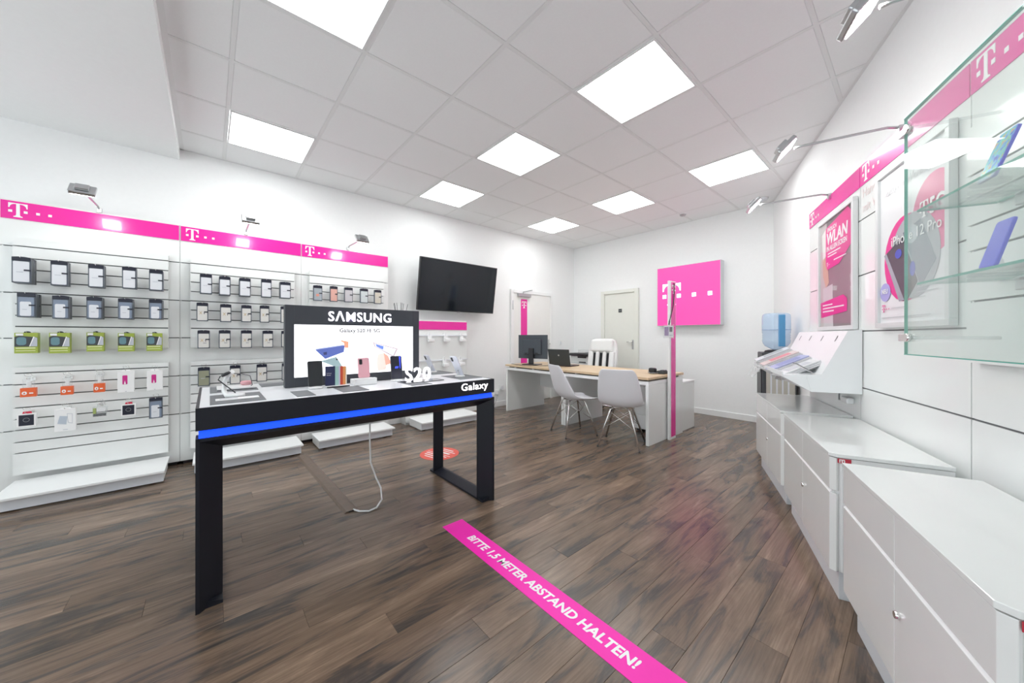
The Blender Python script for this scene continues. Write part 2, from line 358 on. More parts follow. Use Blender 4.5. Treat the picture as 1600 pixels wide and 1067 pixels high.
# ================================================================== LEFT DISPLAY WALL
XP = -4.48
BAYS = ((-.70, 'leftmost'), (.28, 'middle'), (1.258, 'third'))
GZU = (1.875, 1.786, 1.70, 1.612, 1.525, 1.439, 1.352, 1.269)
GZL = (.916, .83, .742, .656, .569, .487, .396, .313)
def boxmesh(x0, x1, y0, y1, z0, z1, mt, c=0.0):
    me = MB().box(x0, x1, y0, y1, z0, z1).mesh('piece'); me.materials.append(mt); return me
def put(name, me, parent, loc=(0, 0, 0)):
    o = bpy.data.objects.new(name, me); COL.objects.link(o); o.parent = parent; o.location = loc; return o
slat_cache = {}
def slat(parent, hy, z0, z1, x0=.02, x1=.06, y=0):
    k = (hy, round(z1-z0, 3), x0, x1)
    if k not in slat_cache: slat_cache[k] = boxmesh(x0, x1, -hy, hy, 0, k[1], M_PANEL)
    return put('slat', slat_cache[k], parent, (0, y, z0))
FL = Fr((.002, 0, 0), (0, 1, 0), (0, 0, 1))
def header(parent, fr, u0, u1, v0, v1, logo_h=.105):
    b = flat('header_band', M_MAG, parent, fr, [(u0, v0), (u1, v0), (u1, v1), (u0, v1)], 0, .004); tag(b, 'magenta header strip with white logo')
    tlogo('logo', M_WHITEP, b, fr, u0+.035, v0+(v1-v0-logo_h)/2, logo_h, 2, .0015, .004, .55)
for yc, nm in BAYS:
    t = thing('display_wall_bay', {'leftmost': 'leftmost tall white slatwall bay with magenta header strip', 'middle': 'middle tall white slatwall bay, partly behind the illuminated table sign', 'third': 'third tall white slatwall bay with magenta header, beside the television'}[nm], 'display wall', (XP, yc, 0), 0, 'slatwall bays on the left wall')
    box('carcass', M_GROOVE, t, XL-XP+.001, -.022, -.478, .478, .03, 2.20); box('joint_cover', M_PANEL, t, -.022, -.003, -.4895, -.4875, .035, 2.23); box('joint_cover', M_PANEL, t, -.022, -.003, .4875, .4895, .035, 2.23)
    zs = (.03, .475, .828, 1.18, 1.527, 1.88, 2.235)
    for a, b in zip(zs[:-1], zs[1:]): put('panel', boxmesh(-.022, 0, -.487, .487, a+.004, b-.004, M_PANEL), t)
    box('foot', M_BLACK, t, -.10, -.03, -.47, .47, 0, .03)
    header(t, FL, -.484, .484, 2.085, 2.22)
    box('slat_backing', M_GROOVE, t, .0, .026, -.413, .413, 1.10, 1.92); box('slat_backing', M_GROOVE, t, .0, .026, -.413, .413, .16, .95)
    e = [1.925]+list(GZU)+[1.09]
    for a, b in zip(e[:-1], e[1:]): slat(t, .417, b+(.0045 if b != 1.09 else 0), a-(.0045 if a != 1.925 else 0))
    e = [.96]+list(GZL)+[.15]
    for a, b in zip(e[:-1], e[1:]): slat(t, .417, b+(.0045 if b != .15 else 0), a-(.0045 if a != .96 else 0))
def plinth(yc, hw, lab, xb=-4.42, xf=-4.03, loc_side=True):
    t = thing('display_plinth', lab, 'plinth', (0, yc, 0), 0, 'low white plinths below the slatwall bays')
    box('top_board', M_WHITE, t, xb, xf, -hw, hw, .095, .112, .002)
    box('front_board', M_GREYW, t, xf-.07, xf-.055, -hw+.012, hw-.012, .012, .095)
    box('side_board', M_WHITE, t, xb, xf-.07, -hw+.012, -hw+.028, .012, .095); box('side_board', M_WHITE, t, xb, xf-.07, hw-.028, hw-.012, .012, .095)
    for sx in (xb+.06, xf-.12):
        for sy in (-hw+.08, hw-.08): MB().lathe([(.02, 0), (.02, .04)], (sx, sy, 0), 10).build('foot', M_BLACK, t)
    return t
plinth(-.69, .415, 'low white plinth at the lower left, below the leftmost slatwall bay', xf=-3.97)
plinth(.30, .412, 'low white plinth seen under the left half of the display table', xf=-4.02)
plinth(1.262, .405, 'low white plinth seen under the middle of the display table', xf=-4.055)
plinth(2.435, .435, 'low white plinth seen between the right legs of the display table', xf=-4.02)
# fourth, lower bay under the television
t = thing('low_display_bay', 'low white holder panel with pink strip below the television', 'display wall', (XP, 2.47, 0))
box('carcass', M_WHITE, t, XL-XP+.001, -.022, -.478, .478, .0, 1.40)
for a, b in zip((.03, .50, .852, 1.207), (.50, .852, 1.207, 1.425)): put('panel', boxmesh(-.022, 0, -.4855, .4855, a+.003, b-.003, M_PANEL), t)
bnd = flat('header_band', M_MAG, t, FL, [(-.484, 1.287), (.484, 1.287), (.484, 1.405), (-.484, 1.405)], 0, .004)
for z in (1.207, .852): box('rail', M_GREYW, t, 0, .018, -.47, .49, z-.012, z+.006)
for r, (z, ys) in enumerate(((1.195, (-.145, .11, .38)), (.84, (-.145, .09, .36)))):
    for q, y in enumerate(ys):
        pos = ('left', 'middle', 'right')[q]
        tt = thing('phone_holder', 'white empty phone holder, %s one of the %s rail below the television' % (pos, ('upper', 'lower')[r]), 'holder', (XP+.018, 2.47+y, z), 0, 'empty white phone holders')
        box('back_plate', M_WHITE, tt, 0, .012, -.03, .03, -.075, .01, .003); box('cup', M_WHITE, tt, .012, .075, -.042, .042, -.08, -.035, .008)
        MB().tube([(.02, -.01, .005), (.06, -.03, .06), (.03, -.07, .03)], .0025, 6).build('wire', M_GREYW, tt)
# spot lamps over the bays
def spot(name, lab, loc, rz, arm):
    t = thing(name, lab, 'spot lamp', loc, rz, 'arm mounted spot lamps')
    MB().tube([(0, 0, 0), (.06, 0, .012), (arm-.06, 0, .0), (arm-.03, 0, -.005)], .007, 8).build('arm', M_METAL, t)
    M = Matrix.Translation((arm+.01, 0, -.005)) @ Matrix.Rotation(math.radians(46), 4, 'Y')
    hd = MB().box(-.055, .055, -.065, .065, -.005, .02, M).build('head', M_METAL, t, .006)
    MB().box(-.03, .03, -.035, .035, .02, .04, M).build('heat_sink', M_METAL, hd, .004)
    MB().box(-.046, .046, -.056, .056, -.009, -.0052, M).build('lens', M_LED, hd)
    box('bracket', M_METAL, t, -.02, .02, -.015, .015, -.03, .01, .002)
for (yc, nm), z in zip(BAYS, (2.237, 2.237, 2.237)): spot('spot_lamp', 'metal arm spot lamp above the %s slatwall bay' % nm, (XP, yc, z+.02), 0, .50)
# ---------------------------------------------------------------- hanging goods
PROD = {
'1a': (-4.27, [(-1.041, 0.086, 1.584, 0.191), (-0.868, 0.084, 1.581, 0.19), (-0.685, 0.084, 1.583, 0.183), (-0.506, 0.081, 1.589, 0.183), (-0.349, 0.085, 1.587, 0.178)]),
'1b': (-4.27, [(-1.019, 0.084, 1.335, 0.18), (-0.861, 0.083, 1.328, 0.178), (-0.694, 0.083, 1.332, 0.177), (-0.527, 0.084, 1.335, 0.173), (-0.352, 0.082, 1.339, 0.173)]),
'1c': (-4.33, [(-1.028, 0.105, 1.069, 0.163), (-0.875, 0.101, 1.064, 0.169), (-0.697, 0.091, 1.073, 0.163), (-0.53, 0.092, 1.068, 0.164), (-0.365, 0.095, 1.067, 0.166)]),
'1d': (-4.31, [(-1.021, 0.072, 0.745, 0.143), (-0.84, 0.061, 0.741, 0.143), (-0.676, 0.059, 0.744, 0.153), (-0.529, 0.095, 0.728, 0.189), (-0.36, 0.096, 0.729, 0.18)]),
'1e': (-4.31, [(-1.028, 0.085, 0.525, 0.111), (-0.847, 0.105, 0.461, 0.183), (-0.671, 0.078, 0.549, 0.078), (-0.515, 0.084, 0.531, 0.111), (-0.354, 0.083, 0.485, 0.181)]),
'2a': (-4.3, [(-0.026, 0.085, 1.587, 0.184), (0.108, 0.085, 1.584, 0.181), (0.261, 0.09, 1.585, 0.18), (0.433, 0.087, 1.587, 0.182), (0.596, 0.095, 1.588, 0.172)]),
'2b': (-4.33, [(-0.052, 0.082, 1.335, 0.173), (0.116, 0.084, 1.331, 0.172), (0.274, 0.081, 1.334, 0.168), (0.421, 0.08, 1.334, 0.173), (0.602, 0.088, 1.334, 0.175)]),
'2c': (-4.33, [(-0.043, 0.087, 1.082, 0.17), (0.108, 0.088, 1.081, 0.173), (0.274, 0.087, 1.079, 0.176), (0.448, 0.089, 1.079, 0.174), (0.611, 0.094, 1.079, 0.174)]),
'2d': (-4.35, [(-0.042, 0.086, 0.729, 0.178), (0.188, 0.083, 0.728, 0.185), (0.4, 0.087, 0.735, 0.178), (0.618, 0.092, 0.73, 0.183)]),
'3a': (-4.34, [(0.906, 0.089, 1.588, 0.171), (1.069, 0.081, 1.588, 0.177), (1.227, 0.092, 1.592, 0.173), (1.403, 0.092, 1.593, 0.174), (1.566, 0.086, 1.593, 0.172)])}
ROWN = {'a': 'top', 'b': 'second', 'c': 'third', 'd': 'fourth', 'e': 'fifth'}
BAYN = {'1': 'leftmost bay', '2': 'middle bay', '3': 'third bay'}
ORD = ('first', 'second', 'third', 'fourth', 'fifth')
M_GOLD = mat('gold_print', (.52, .36, .12), .35)
M_LBLUE = colmat((.22, .27, .36), .25)
M_GREENB = mat('lime_box', (.36, .45, .06), .4); M_ORANGE = mat('orange_box', (.82, .13, .03), .4); M_TEAL = colmat((.13, .26, .30))
M_LGREY = colmat((.52, .54, .60)); M_PURP = colmat((.09, .03, .05)); M_NAVY = colmat((.012, .014, .03), .3)
def F_front(x): return Fr((x, 0, 0), (0, 1, 0), (0, 0, 1))
def case_pack(t, w, h, card, cardmat, mark, th=.026):
    """local: front face at x=0, bottom z=0, centred on y"""
    box('case_box', card, t, -th, 0, -w/2, w/2, 0, h-.012, .003)
    f = F_front(.0004)
    c = flat('insert_card', cardmat, t, f, rrect(w-.014, h-.042, .006, 3, .0, (h-.042)/2+.008), 0, .0012)
    hdr = MB(); hdr.prism([(.003, -w/2+.001, h-.03), (.003, w/2-.001, h-.03), (.003, w/2-.001, h-.004), (.003, .014, h), (.003, -.014, h), (.003, -w/2+.001, h-.004)], (-th-.006, 0, 0)); hdr.build('header_clip', M_NAVY, t, .002)
    box('latch', M_NAVY, t, .001, .005, w*.14, w*.5, h*.46, h*.52, .001)
    f2 = F_front(.0018)
    if mark == 'x' or mark == 'xm':
        text('print', 'X', M_GOLD, c, f2, -w*.27, h*.36, w=w*.26, h=h*.16, th=.0004); flat('print', M_NAVY, c, f2, [(w*.13, h*.37), (w*.18, h*.37), (w*.18, h*.50), (w*.13, h*.50)], 0, .0004)
        if mark == 'xm': flat('print', M_GREYP, c, f2, [(-w*.05, h*.27), (w*.22, h*.27), (w*.22, h*.31), (-w*.05, h*.31)], 0, .0003)
    elif mark == 'line': flat('print', M_LGREY, c, f2, [(-w*.25, h*.40), (w*.10, h*.40), (w*.10, h*.425), (-w*.25, h*.425)], 0, .0003)
    elif mark == 'blue':
        flat('print', M_CARD, c, f2, rrect(w*.60, h*.58, .008, 3, -w*.03, h*.34), 0, .0005); flat('print', M_LGREY, c, F_front(.0024), [(-w*.2, h*.30), (w*.05, h*.30), (w*.05, h*.325), (-w*.2, h*.325)], 0, .0003)
    elif mark: flat('print', mark, c, f2, rrect(w*.35, h*.16, .01, 3, -w*.03, h*.36), 0, .0004)
def green_box(t, w, h):
    th = .05
    box('carton', M_GREENB, t, -th, 0, -w/2, w/2, 0, h*.93, .001)
    f = F_front(.0005)
    flat('picture', M_DARK, t, f, [(-w*.49, h*.30), (w*.49, h*.30), (w*.49, h*.72), (-w*.30, h*.80), (-w*.49, h*.74)], 0, .0004)
    flat('picture', M_TEAL, t, F_front(.001), rrect(w*.42, h*.36, w*.15, 4, -w*.2, h*.55), 0, .0004)
    flat('picture', M_LGREY, t, F_front(.001), [(w*.16, h*.31), (w*.48, h*.31), (w*.48, h*.70), (w*.34, h*.74)], 0, .0004)
    flat('picture', M_WHITEP, t, F_front(.0015), [(w*.13, h*.31), (w*.17, h*.31), (w*.36, h*.75), (w*.31, h*.76)], 0, .0004)
    flat('label_patch', M_WHITEP, t, F_front(.001), [(-w*.44, h*.80), (-w*.12, h*.80), (-w*.12, h*.90), (-w*.44, h*.90)], 0, .0004)
    flat('print', colmat((.75, .8, .45)), t, f, [(-w*.44, h*.21), (w*.40, h*.21), (w*.40, h*.26), (-w*.44, h*.26)], 0, .0004)
    flat('print', colmat((.75, .8, .45)), t, f, [(-w*.44, h*.10), (w*.40, h*.10), (w*.40, h*.13), (-w*.44, h*.13)], 0, .0004)
    m = MB(); m.prism([(-th/2, -w*.16, h*.93), (-th/2, w*.16, h*.93), (-th/2, w*.13, h*.98), (-th/2, w*.05, h), (-th/2, -w*.05, h), (-th/2, -w*.13, h*.98)], (.002, 0, 0)); m.build('hang_tab', M_NAVY, t)
def adapter_pack(t, w, h):
    box('sleeve', M_ORANGE, t, -.035, 0, -w/2, w/2, 0, h*.46, .002)
    tlp = MB(); f = F_front(.0006)
    pts = [(-w*.22+w*.17*math.cos(a)*1.0, h*.20+h*.09*math.sin(a)) for a in [2*PI*i/14 for i in range(14)]]
    flat('emblem', M_WHITEP, t, f, pts, 0, .0005); flat('emblem', M_ORANGE, t, F_front(.0012), [(-w*.30, h*.16), (-w*.14, h*.16), (-w*.22, h*.26)], 0, .0004)
    flat('print', M_WHITEP, t, f, [(w*.08, h*.16), (w*.34, h*.16), (w*.34, h*.22), (w*.08, h*.22)], 0, .0005)
    box('blister', M_ACRYL, t, -.03, -.004, -w*.38, w*.38, h*.46, h*.92, .004); box('adapter', M_WHITE, t, -.026, -.012, -w*.16, w*.16, h*.50, h*.80, .003)
    box('hang_tab', M_ACRYL, t, -.018, -.016, -w*.3, w*.3, h*.92, h)
def white_box(t, w, h, pink):
    box('carton', M_WHITEP, t, -.03, 0, -w/2, w/2, 0, h*.93, .002); f = F_front(.0005)
    if pink:
        a = flat('picture', colmat((.62, .02, .25)), t, f, rrect(w*.30, h*.40, .006, 3, -w*.06, h*.55), 0, .0005); flat('picture', M_WHITEP, t, F_front(.0012), [(-w*.12, h*.36), (w*.0, h*.36), (-w*.06, h*.52)], 0, .0004)
        flat('print', M_LGREY, t, f, [(-w*.04, h*.03), (w*.04, h*.03), (w*.04, h*.055), (-w*.04, h*.055)], 0, .0004)
    else:
        flat('picture', colmat((.50, .56, .64)), t, f, [(-w*.36, h*.34), (w*.05, h*.28), (w*.10, h*.62), (-w*.25, h*.66)], 0, .0005); flat('picture', M_LGREY, t, f, [(w*.13, h*.35), (w*.34, h*.30), (w*.34, h*.72), (w*.08, h*.74)], 0, .0003); flat('picture', M_WHITEP, t, F_front(.001), [(w*.15, h*.365), (w*.325, h*.32), (w*.325, h*.705), (w*.10, h*.722)], 0, .0003)
        flat('print', M_LGREY, t, f, [(-w*.1, h*.06), (w*.12, h*.06), (w*.12, h*.08), (-w*.1, h*.08)], 0, .0004)
    m = MB(); m.prism([(-.015, -w*.3, h*.93), (-.015, w*.3, h*.93), (-.015, w*.2, h), (-.015, -w*.2, h)], (.0012, 0, 0)); m.build('hang_tab', M_WHITEP, t)
def black_box(t, w, h):
    box('carton', M_WHITEP, t, -.035, 0, -w/2, w/2, 0, h*.86, .0015); f = F_front(.0005)
    p = flat('picture', M_NAVY, t, f, [(-w*.40, h*.08), (w*.40, h*.08), (w*.40, h*.79), (-w*.40, h*.79)], 0, .0005)
    MB().tube([f.p(w*.17*math.cos(2*PI*i/12), h*.46+w*.17*math.sin(2*PI*i/12), .0008) for i in range(12)], .0012, 5, True).build('emblem', M_GREYP, p)
    m = MB(); m.prism([(-.018, -w*.26, h*.86), (-.018, w*.26, h*.86), (-.018, w*.22, h), (-.018, -w*.22, h)], (.002, 0, 0)); m.build('hang_tab', colmat((.6, .02, .06)), t)
def cable_blister(t, w, h):
    box('blister', M_ACRYL, t, -.03, 0, -w/2, w/2, 0, h, .004); box('base_card', M_DARK, t, -.02, -.002, -w*.46, w*.40, .002, h*.30); box('green_card', M_GREENB, t, -.022, -.004, -w*.48, -w*.28, h*.3, h*.85)
    box('label_card', M_WHITEP, t, -.02, -.002, -w*.24, w*.34, h*.48, h*.84); box('hang_tab', M_ACRYL, t, -.015, -.013, -w*.22, w*.22, h, h*1.25)
def hook(y, z, xf, lab):
    t = thing('peg_hook', lab, 'hook', (-4.42, y, z), 0, 'wire peg hooks'); L = xf+4.42+.02
    MB().tube([(0, 0, 0), (L*.5, 0, .002), (L, 0, .004), (L+.006, 0, .012)], .0022, 6).build('rod', M_CHROME, t); box('clip', M_CHROME, t, 0, .006, -.012, .012, -.02, .006)
    if z < 1.0: MB().tube([(.0, -.012, .010), (L*.7, -.016, .024), (L*.9, -.016, .040), (L*.9, .016, .040), (L*.7, .016, .024), (0, .012, .010)], .0014, 5).build('price_loop', M_CHROME, t)
def ol(k): return ORD[k]
for key, (X, lst) in PROD.items():
    b, r = key
    for k, (y, wd, z, hh) in enumerate(lst):
        where = '%s from left, %s row, %s' % (ORD[k], ROWN[r], BAYN[b])
        def mk(name, lab, cat='package', x=X, grp=None, dy=0.0, rz=0.0): return thing(name, lab, cat, (x, y+dy, z), rz, grp or 'hanging packs, %s' % BAYN[b])
        ztop = z+hh-.012; front = X
        if key in ('1a', '1b', '2a', '2b', '2c', '2d', '3a') or (key == '1e' and k == 4):
            depth = {'1a': (4, 3, 3, 2, 3), '1b': (4, 3, 3, 3, 3), '2a': (2, 3, 3, 2, 2), '2b': (1,)*5, '2c': (1,)*5, '2d': (1,)*4, '3a': (1,)*5, '1e': (1,)*5}[key][k]
            for q in range(depth):
                lab = ('clear phone case pack with dark clip, %s' % where) if q == 0 else ('phone case pack, %s deep on its hook, %s' % (('second', 'third', 'fourth')[q-1], where))
                t = mk('phone_case_pack', lab, 'phone case', X-.030*q, 'phone case packs', random.uniform(-.003, .003) if q else 0, random.uniform(-.02, .02))
                cm, mk_ = M_CARD, 'line'
                if key == '1b' or key == '1e': cm, mk_ = M_LBLUE, 'blue'
                if b == '2' and r in 'bcd': cm, mk_ = colmat((.72, .71, .68)), ('xm' if r == 'c' else 'x')
                if key == '2d' and k == 0: cm, mk_ = colmat((.30, .31, .22)), 'line'
                if key == '3a': cm, mk_ = ((colmat((.38, .42, .46)), colmat((.75, .32, .24))), (colmat((.72, .40, .34)), None), (colmat((.55, .53, .56)), 'line'), (colmat((.60, .65, .66)), 'line'), (colmat((.62, .58, .50)), 'line'))[k]
                case_pack(t, wd, hh, M_CASE if q % 2 == 0 else M_SLATE, cm, mk_)
        elif key == '1c':
            t = mk('lime_green_carton', 'lime green carton with tool picture, %s' % where, 'carton', -4.33+.012*(4-k)*.5); green_box(t, wd, hh)
        elif key == '1d' and k < 3: t = mk('charging_adapter_pack', 'orange charging adapter pack with clear top, %s' % where, 'adapter'); adapter_pack(t, wd, hh)
        elif key == '1d': t = mk('white_carton', 'white carton with pink phone picture, %s' % where, 'carton'); white_box(t, wd, hh, True)
        elif key == '1e' and k in (0, 3): t = mk('black_front_carton', 'small black-fronted carton with red tab, %s' % where, 'carton'); black_box(t, wd, hh)
        elif key == '1e' and k == 1: t = mk('white_carton', 'white carton with grey device picture, %s' % where, 'carton'); white_box(t, wd, hh, False)
        else: t = mk('cable_pack', 'small clear blister pack with dark base, %s' % where, 'blister pack'); cable_blister(t, wd, hh); ztop = z+hh*1.22
        hook(y, ztop, front, 'thin wire peg hook carrying the %s' % ('item '+where))
# ================================================================== DISPLAY TABLE
ZT = .885; TX0, TX1, TY0, TY1 = -2.85, -2.02, -.047, 1.572
t = wthing('display_table', 'large anthracite display table with white top and glowing blue edge strip', 'table', (-2.435, .7625, 0))
box('top_surface', mat('table_white', (.88, .90, .93), .3, coat=.2), t, TX0+.012, TX1-.012, TY0+.012, TY1-.012, .85, ZT-.001)
fa = box('fascia', M_TABLE, t, TX1-.012, TX1, TY0, TY1, .787, ZT, .0015)
box('fascia', M_TABLE, t, TX0, TX0+.012, TY0, TY1, .787, ZT, .0015); box('fascia', M_TABLE, t, TX0+.012, TX1-.012, TY0, TY0+.012, .787, ZT, .0015); box('fascia', M_TABLE, t, TX0+.012, TX1-.012, TY1-.012, TY1, .787, ZT, .0015)
box('underside', M_TABLE, t, TX0+.012, TX1-.012, TY0+.012, TY1-.012, .79, .85)
m = MB(); e = .010
m.prism([(TX1-e-.03, TY0+e, .752), (TX1-e, TY0+e, .752), (TX1-e-.012, TY0+e, .787), (TX1-e-.04, TY0+e, .787)], (0, TY1-TY0-2*e, 0)); tag(m.build('light_strip', M_BLUE, t), 'glowing blue light strip')
m = MB(); m.prism([(TX0+e, TY0+e+.03, .752), (TX0+e, TY0+e, .752), (TX0+e, TY0+e+.012, .787), (TX0+e, TY0+e+.04, .787)], (TX1-TX0-2*e-.04, 0, 0)); tag(m.build('light_strip', M_BLUE, t), 'glowing blue light strip')
box('rail_core', M_TABLE, t, TX0+.06, TX1-.06, TY0+.06, TY1-.06, .742, .79)
def sec(fx, fy, a, b):   # bevelled frame section in (front depth a, inward b)
    return [(0, 0), (0, .013), (-.078, .092), (-.092, .092), (-.092, 0)]
SEC = [(0, 0), (0, .013), (-.078, .092), (-.092, .092), (-.092, 0)]
for sy, y0 in ((1, TY0), (-1, TY1)):
    for sx, x0 in ((1, TX1), (-1, TX0)):
        MB().prism([(x0+sx*a, y0+sy*b, 0) for a, b in SEC], (0, 0, .752)).build('leg', M_TABLE, t)
    m = MB(); m.prism([(TX0+.02, y0, 0), (TX0+.02, y0+sy*.092, 0), (TX0+.02, y0+sy*.092, .014), (TX0+.02, y0+sy*.02, .034), (TX0+.02, y0, .034)], (TX1-TX0-.04, 0, 0)); m.build('foot_bar', M_TABLE, t)
for sx, x0 in ((1, TX1), (-1, TX0)):
    MB().prism([(x0, TY0+.01, .752), (x0, TY0+.01, .739), (x0-sx*.078, TY0+.01, .690), (x0-sx*.092, TY0+.01, .690), (x0-sx*.092, TY0+.01, .752)], (0, TY1-TY0-.02, 0)).build('top_rail', M_TABLE, t)
FT = Fr((TX1+.0006, 0, 0), (0, 1, 0), (0, 0, 1))
text('illuminated_lettering', 'Galaxy', emis('galaxy_letters', (1, .97, 1), 2.6), fa, FT, 1.290, .808, w=.222, h=.064, th=.003, bold=.004, space=1.08)
# dark recessed pads in the table top belong to the table
for pts in ([(-2.085, .0), (-2.085, .21), (-2.405, .21), (-2.405, .0)], [(-2.51, .0), (-2.51, .215), (-2.80, .215), (-2.80, .0)], [(-2.075, .34), (-2.075, .425), (-2.29, .425), (-2.29, .34)], [(-2.075, .56), (-2.075, .70), (-2.285, .70), (-2.285, .56)], [(-2.07, .96), (-2.07, 1.10), (-2.30, 1.10), (-2.30, .96)],
            [(-2.14, 1.36), (-2.14, 1.55), (-2.42, 1.55), (-2.42, 1.36)], [(-2.55, 1.36), (-2.55, 1.55), (-2.80, 1.55), (-2.80, 1.36)], [(-2.62, .24), (-2.62, .45), (-2.80, .45), (-2.80, .24)]):
    MB().prism([(x, y, ZT-.001) for x, y in pts], (0, 0, .0022)).build('product_pad', M_SLATE, t)
# ---- backlit sign on the table
ts = wthing('illuminated_sign', 'dark framed backlit sign standing on the display table', 'sign', (-2.485, .767, ZT+.001))
sx = -2.46; y0, y1, zb, zt = .338, 1.196, ZT+.001, 1.384
M_SIGN = mat('sign_frame', (.045, .05, .062), .4)
f = MB(); f.box(sx-.05, sx, y0, .386, zb, zt).box(sx-.05, sx, 1.149, y1, zb, zt).box(sx-.05, sx, .386, 1.149, 1.267, zt).box(sx-.05, sx, .386, 1.149, zb, .944); f.build('frame', M_SIGN, ts, .001)
box('back_cover', M_SIGN, ts, sx-.052, sx-.03, .386, 1.149, .944, 1.267)
scr = box('backlit_screen', M_BACKLIT, ts, sx-.03, sx-.006, .386, 1.149, .944, 1.267)
FS = Fr((sx, 0, 0), (0, 1, 0), (0, 0, 1))
text('illuminated_lettering', 'S\u039bMSUNG', M_LETTER, ts, FS, .573, 1.292, w=.407, h=.066, th=.006, bold=.010, space=1.10)
FQ = Fr((sx-.0055, 0, 0), (0, 1, 0), (0, 0, 1))
text('printed_lettering', 'Galaxy S20 FE 5G', mat('lettering_grey', (.04, .04, .05), .6), scr, FQ, .641, 1.213, w=.261, h=.034, th=.0008, bold=.022)
def art(pts, col, st=.9, k=0): flat('printed_picture', emis('screen_art_%d' % random.randrange(10**6), col, st*.55), scr, FQ, pts, .0002+.0006*k, .0004)
art([(.500, 1.110), (.672, 1.135), (.668, 1.092), (.556, 1.050)], (.10, .14, .42)); art([(.505, 1.118), (.660, 1.140), (.672, 1.135), (.500, 1.110)], (.45, .5, .72))
art([(.530, 1.038), (.621, 1.062), (.660, .996), (.637, .986)], (.30, .42, .44)); art([(.620, 1.050), (.630, 1.050), (.630, 1.040), (.620, 1.040)], (.03, .03, .05), .3, 1)
art([(.637, 1.172), (.696, 1.160), (.696, 1.118), (.672, 1.120), (.668, 1.150)], (.85, .35, .22)); art([(.545, 1.092), (.566, 1.096), (.566, 1.078), (.548, 1.076)], (.05, .06, .18), .5, 1)
art([(.854, 1.155), (1.035, 1.106), (1.003, 1.043), (.865, 1.122)], (.55, .45, .48)); art([(.866, 1.146), (1.02, 1.102), (.998, 1.056), (.873, 1.124)], (.80, .84, .97), 1.1, 1); art([(.874, 1.140), (.930, 1.124), (.924, 1.100), (.880, 1.124)], (.16, .25, .68), .9, 2)
art([(.888, 1.070), (.930, 1.078), (.962, 1.056), (.955, 1.0), (.945, .958), (.890, .950), (.880, 1.0)], (.95, .66, .60), 1.1)
art([(.930, 1.078), (.962, 1.056), (.985, 1.0), (.945, .990)], (.80, .42, .33), 1.0, 1)
art([(.735, 1.16), (.742, 1.16), (.742, .96), (.735, .96)], (.93, .78, .72)); art([(.80, 1.15), (.806, 1.15), (.815, .97), (.809, .97)], (.93, .72, .68))
# ---- goods on the table
def phone(lab, loc, rz, tilt, back, front, w=.072, h=.150, th=.008, stand=M_WHITE, camera=True, base=True, glow=None, seeback=False, grp='phones on the display table'):
    """front faces local +x, leaning back by tilt; base on z=0"""
    t = thing('display_phone', lab, 'phone', loc, rz, grp)
    M = Matrix.Translation((0, 0, .012)) @ Matrix.Rotation(-tilt, 4, 'Y')
    def P(pts, x, dx): return [M @ Vector((x, y, z)) for y, z in pts], (M.to_3x3() @ Vector((dx, 0, 0)))
    out = rrect(w, h, .009, 4, 0, h/2)
    pts, off = P(out, -th, th); MB().prism(pts, off).build('body', back, t, .0015)
    pts, off = P(rrect(w-.006, h-.006, .007, 4, 0, h/2), .0, .0006); s_ = MB().prism(pts, off).build('screen', front, t)
    if glow: pts, off = P([(-.012, h*.46), (.010, h*.46), (.014, h*.54), (-.008, h*.54)], .0007, .0003); MB().prism(pts, off).build('screen_picture', glow, s_); pts, off = P([(.022, h*.45), (.026, h*.45), (.031, h*.97), (.020, h*.97)], .0007, .0003); MB().prism(pts, off).build('screen_picture', glow, s_)
    if camera:
        cmesh = rrect(.019, .034, .005, 3, w/2-.017, h-.026); pts, off = P(cmesh, -th-.0016, .0016); MB().prism(pts, off).build('camera_block', M_BLACK, t)
    if base:
        b = MB().lathe([(.040, 0), (.040, .006), (.03, .010), (.012, .012)], (-.012, 0, .0), 18).build('stand_base', stand, t)
        MB().tube([(-.035, 0, .008), (-.030, 0, .03), (M @ Vector((-th-.001, 0, h*.3)))], .006, 8).build('stand_prop', stand, b)
    return t
phone('black phone standing upright in front of the illuminated sign, dark screen', (-2.335, .478, ZT+.0015), 0, .22, M_DARK, mat('screen_dark', (.02, .024, .027), .25), w=.080, h=.152)
M_GLOWB = emis('screen_blue', (.05, .08, .9), .8)
phone('dark phone with blue glowing screen beside the illuminated letters', (-2.36, .985, ZT+.0015), -.1, .2, M_DARK, M_NAVY, w=.078, h=.162, glow=M_GLOWB)
t = phone('pink phone showing its back on a white block', (-2.345, .757, ZT+.030), PI, -.16, M_PINK, M_BLACK, w=.072, h=.128, base=False)
t = thing('white_display_block', 'small white block carrying the pink phone', 'display stand', (-2.35, .757, ZT+.0005), 0)
box('block', M_WHITE, t, -.055, .05, -.068, .068, 0, .034, .003); box('lip', M_WHITE, t, .012, .05, -.068, .068, .034, .040, .002)
M_SILV = mat('silver_phone', (.70, .72, .80), .2, coat=.5)
phone('silver phone leaning on a round base at the table end, nearer one', (-2.30, 1.465, ZT+.0015), PI/2+.22, .50, M_SILV, M_NAVY, h=.168)
phone('silver phone leaning on a round base at the table end, farther one', (-2.74, 1.465, ZT+.0015), PI/2+.12, .48, M_SILV, M_NAVY, h=.155)
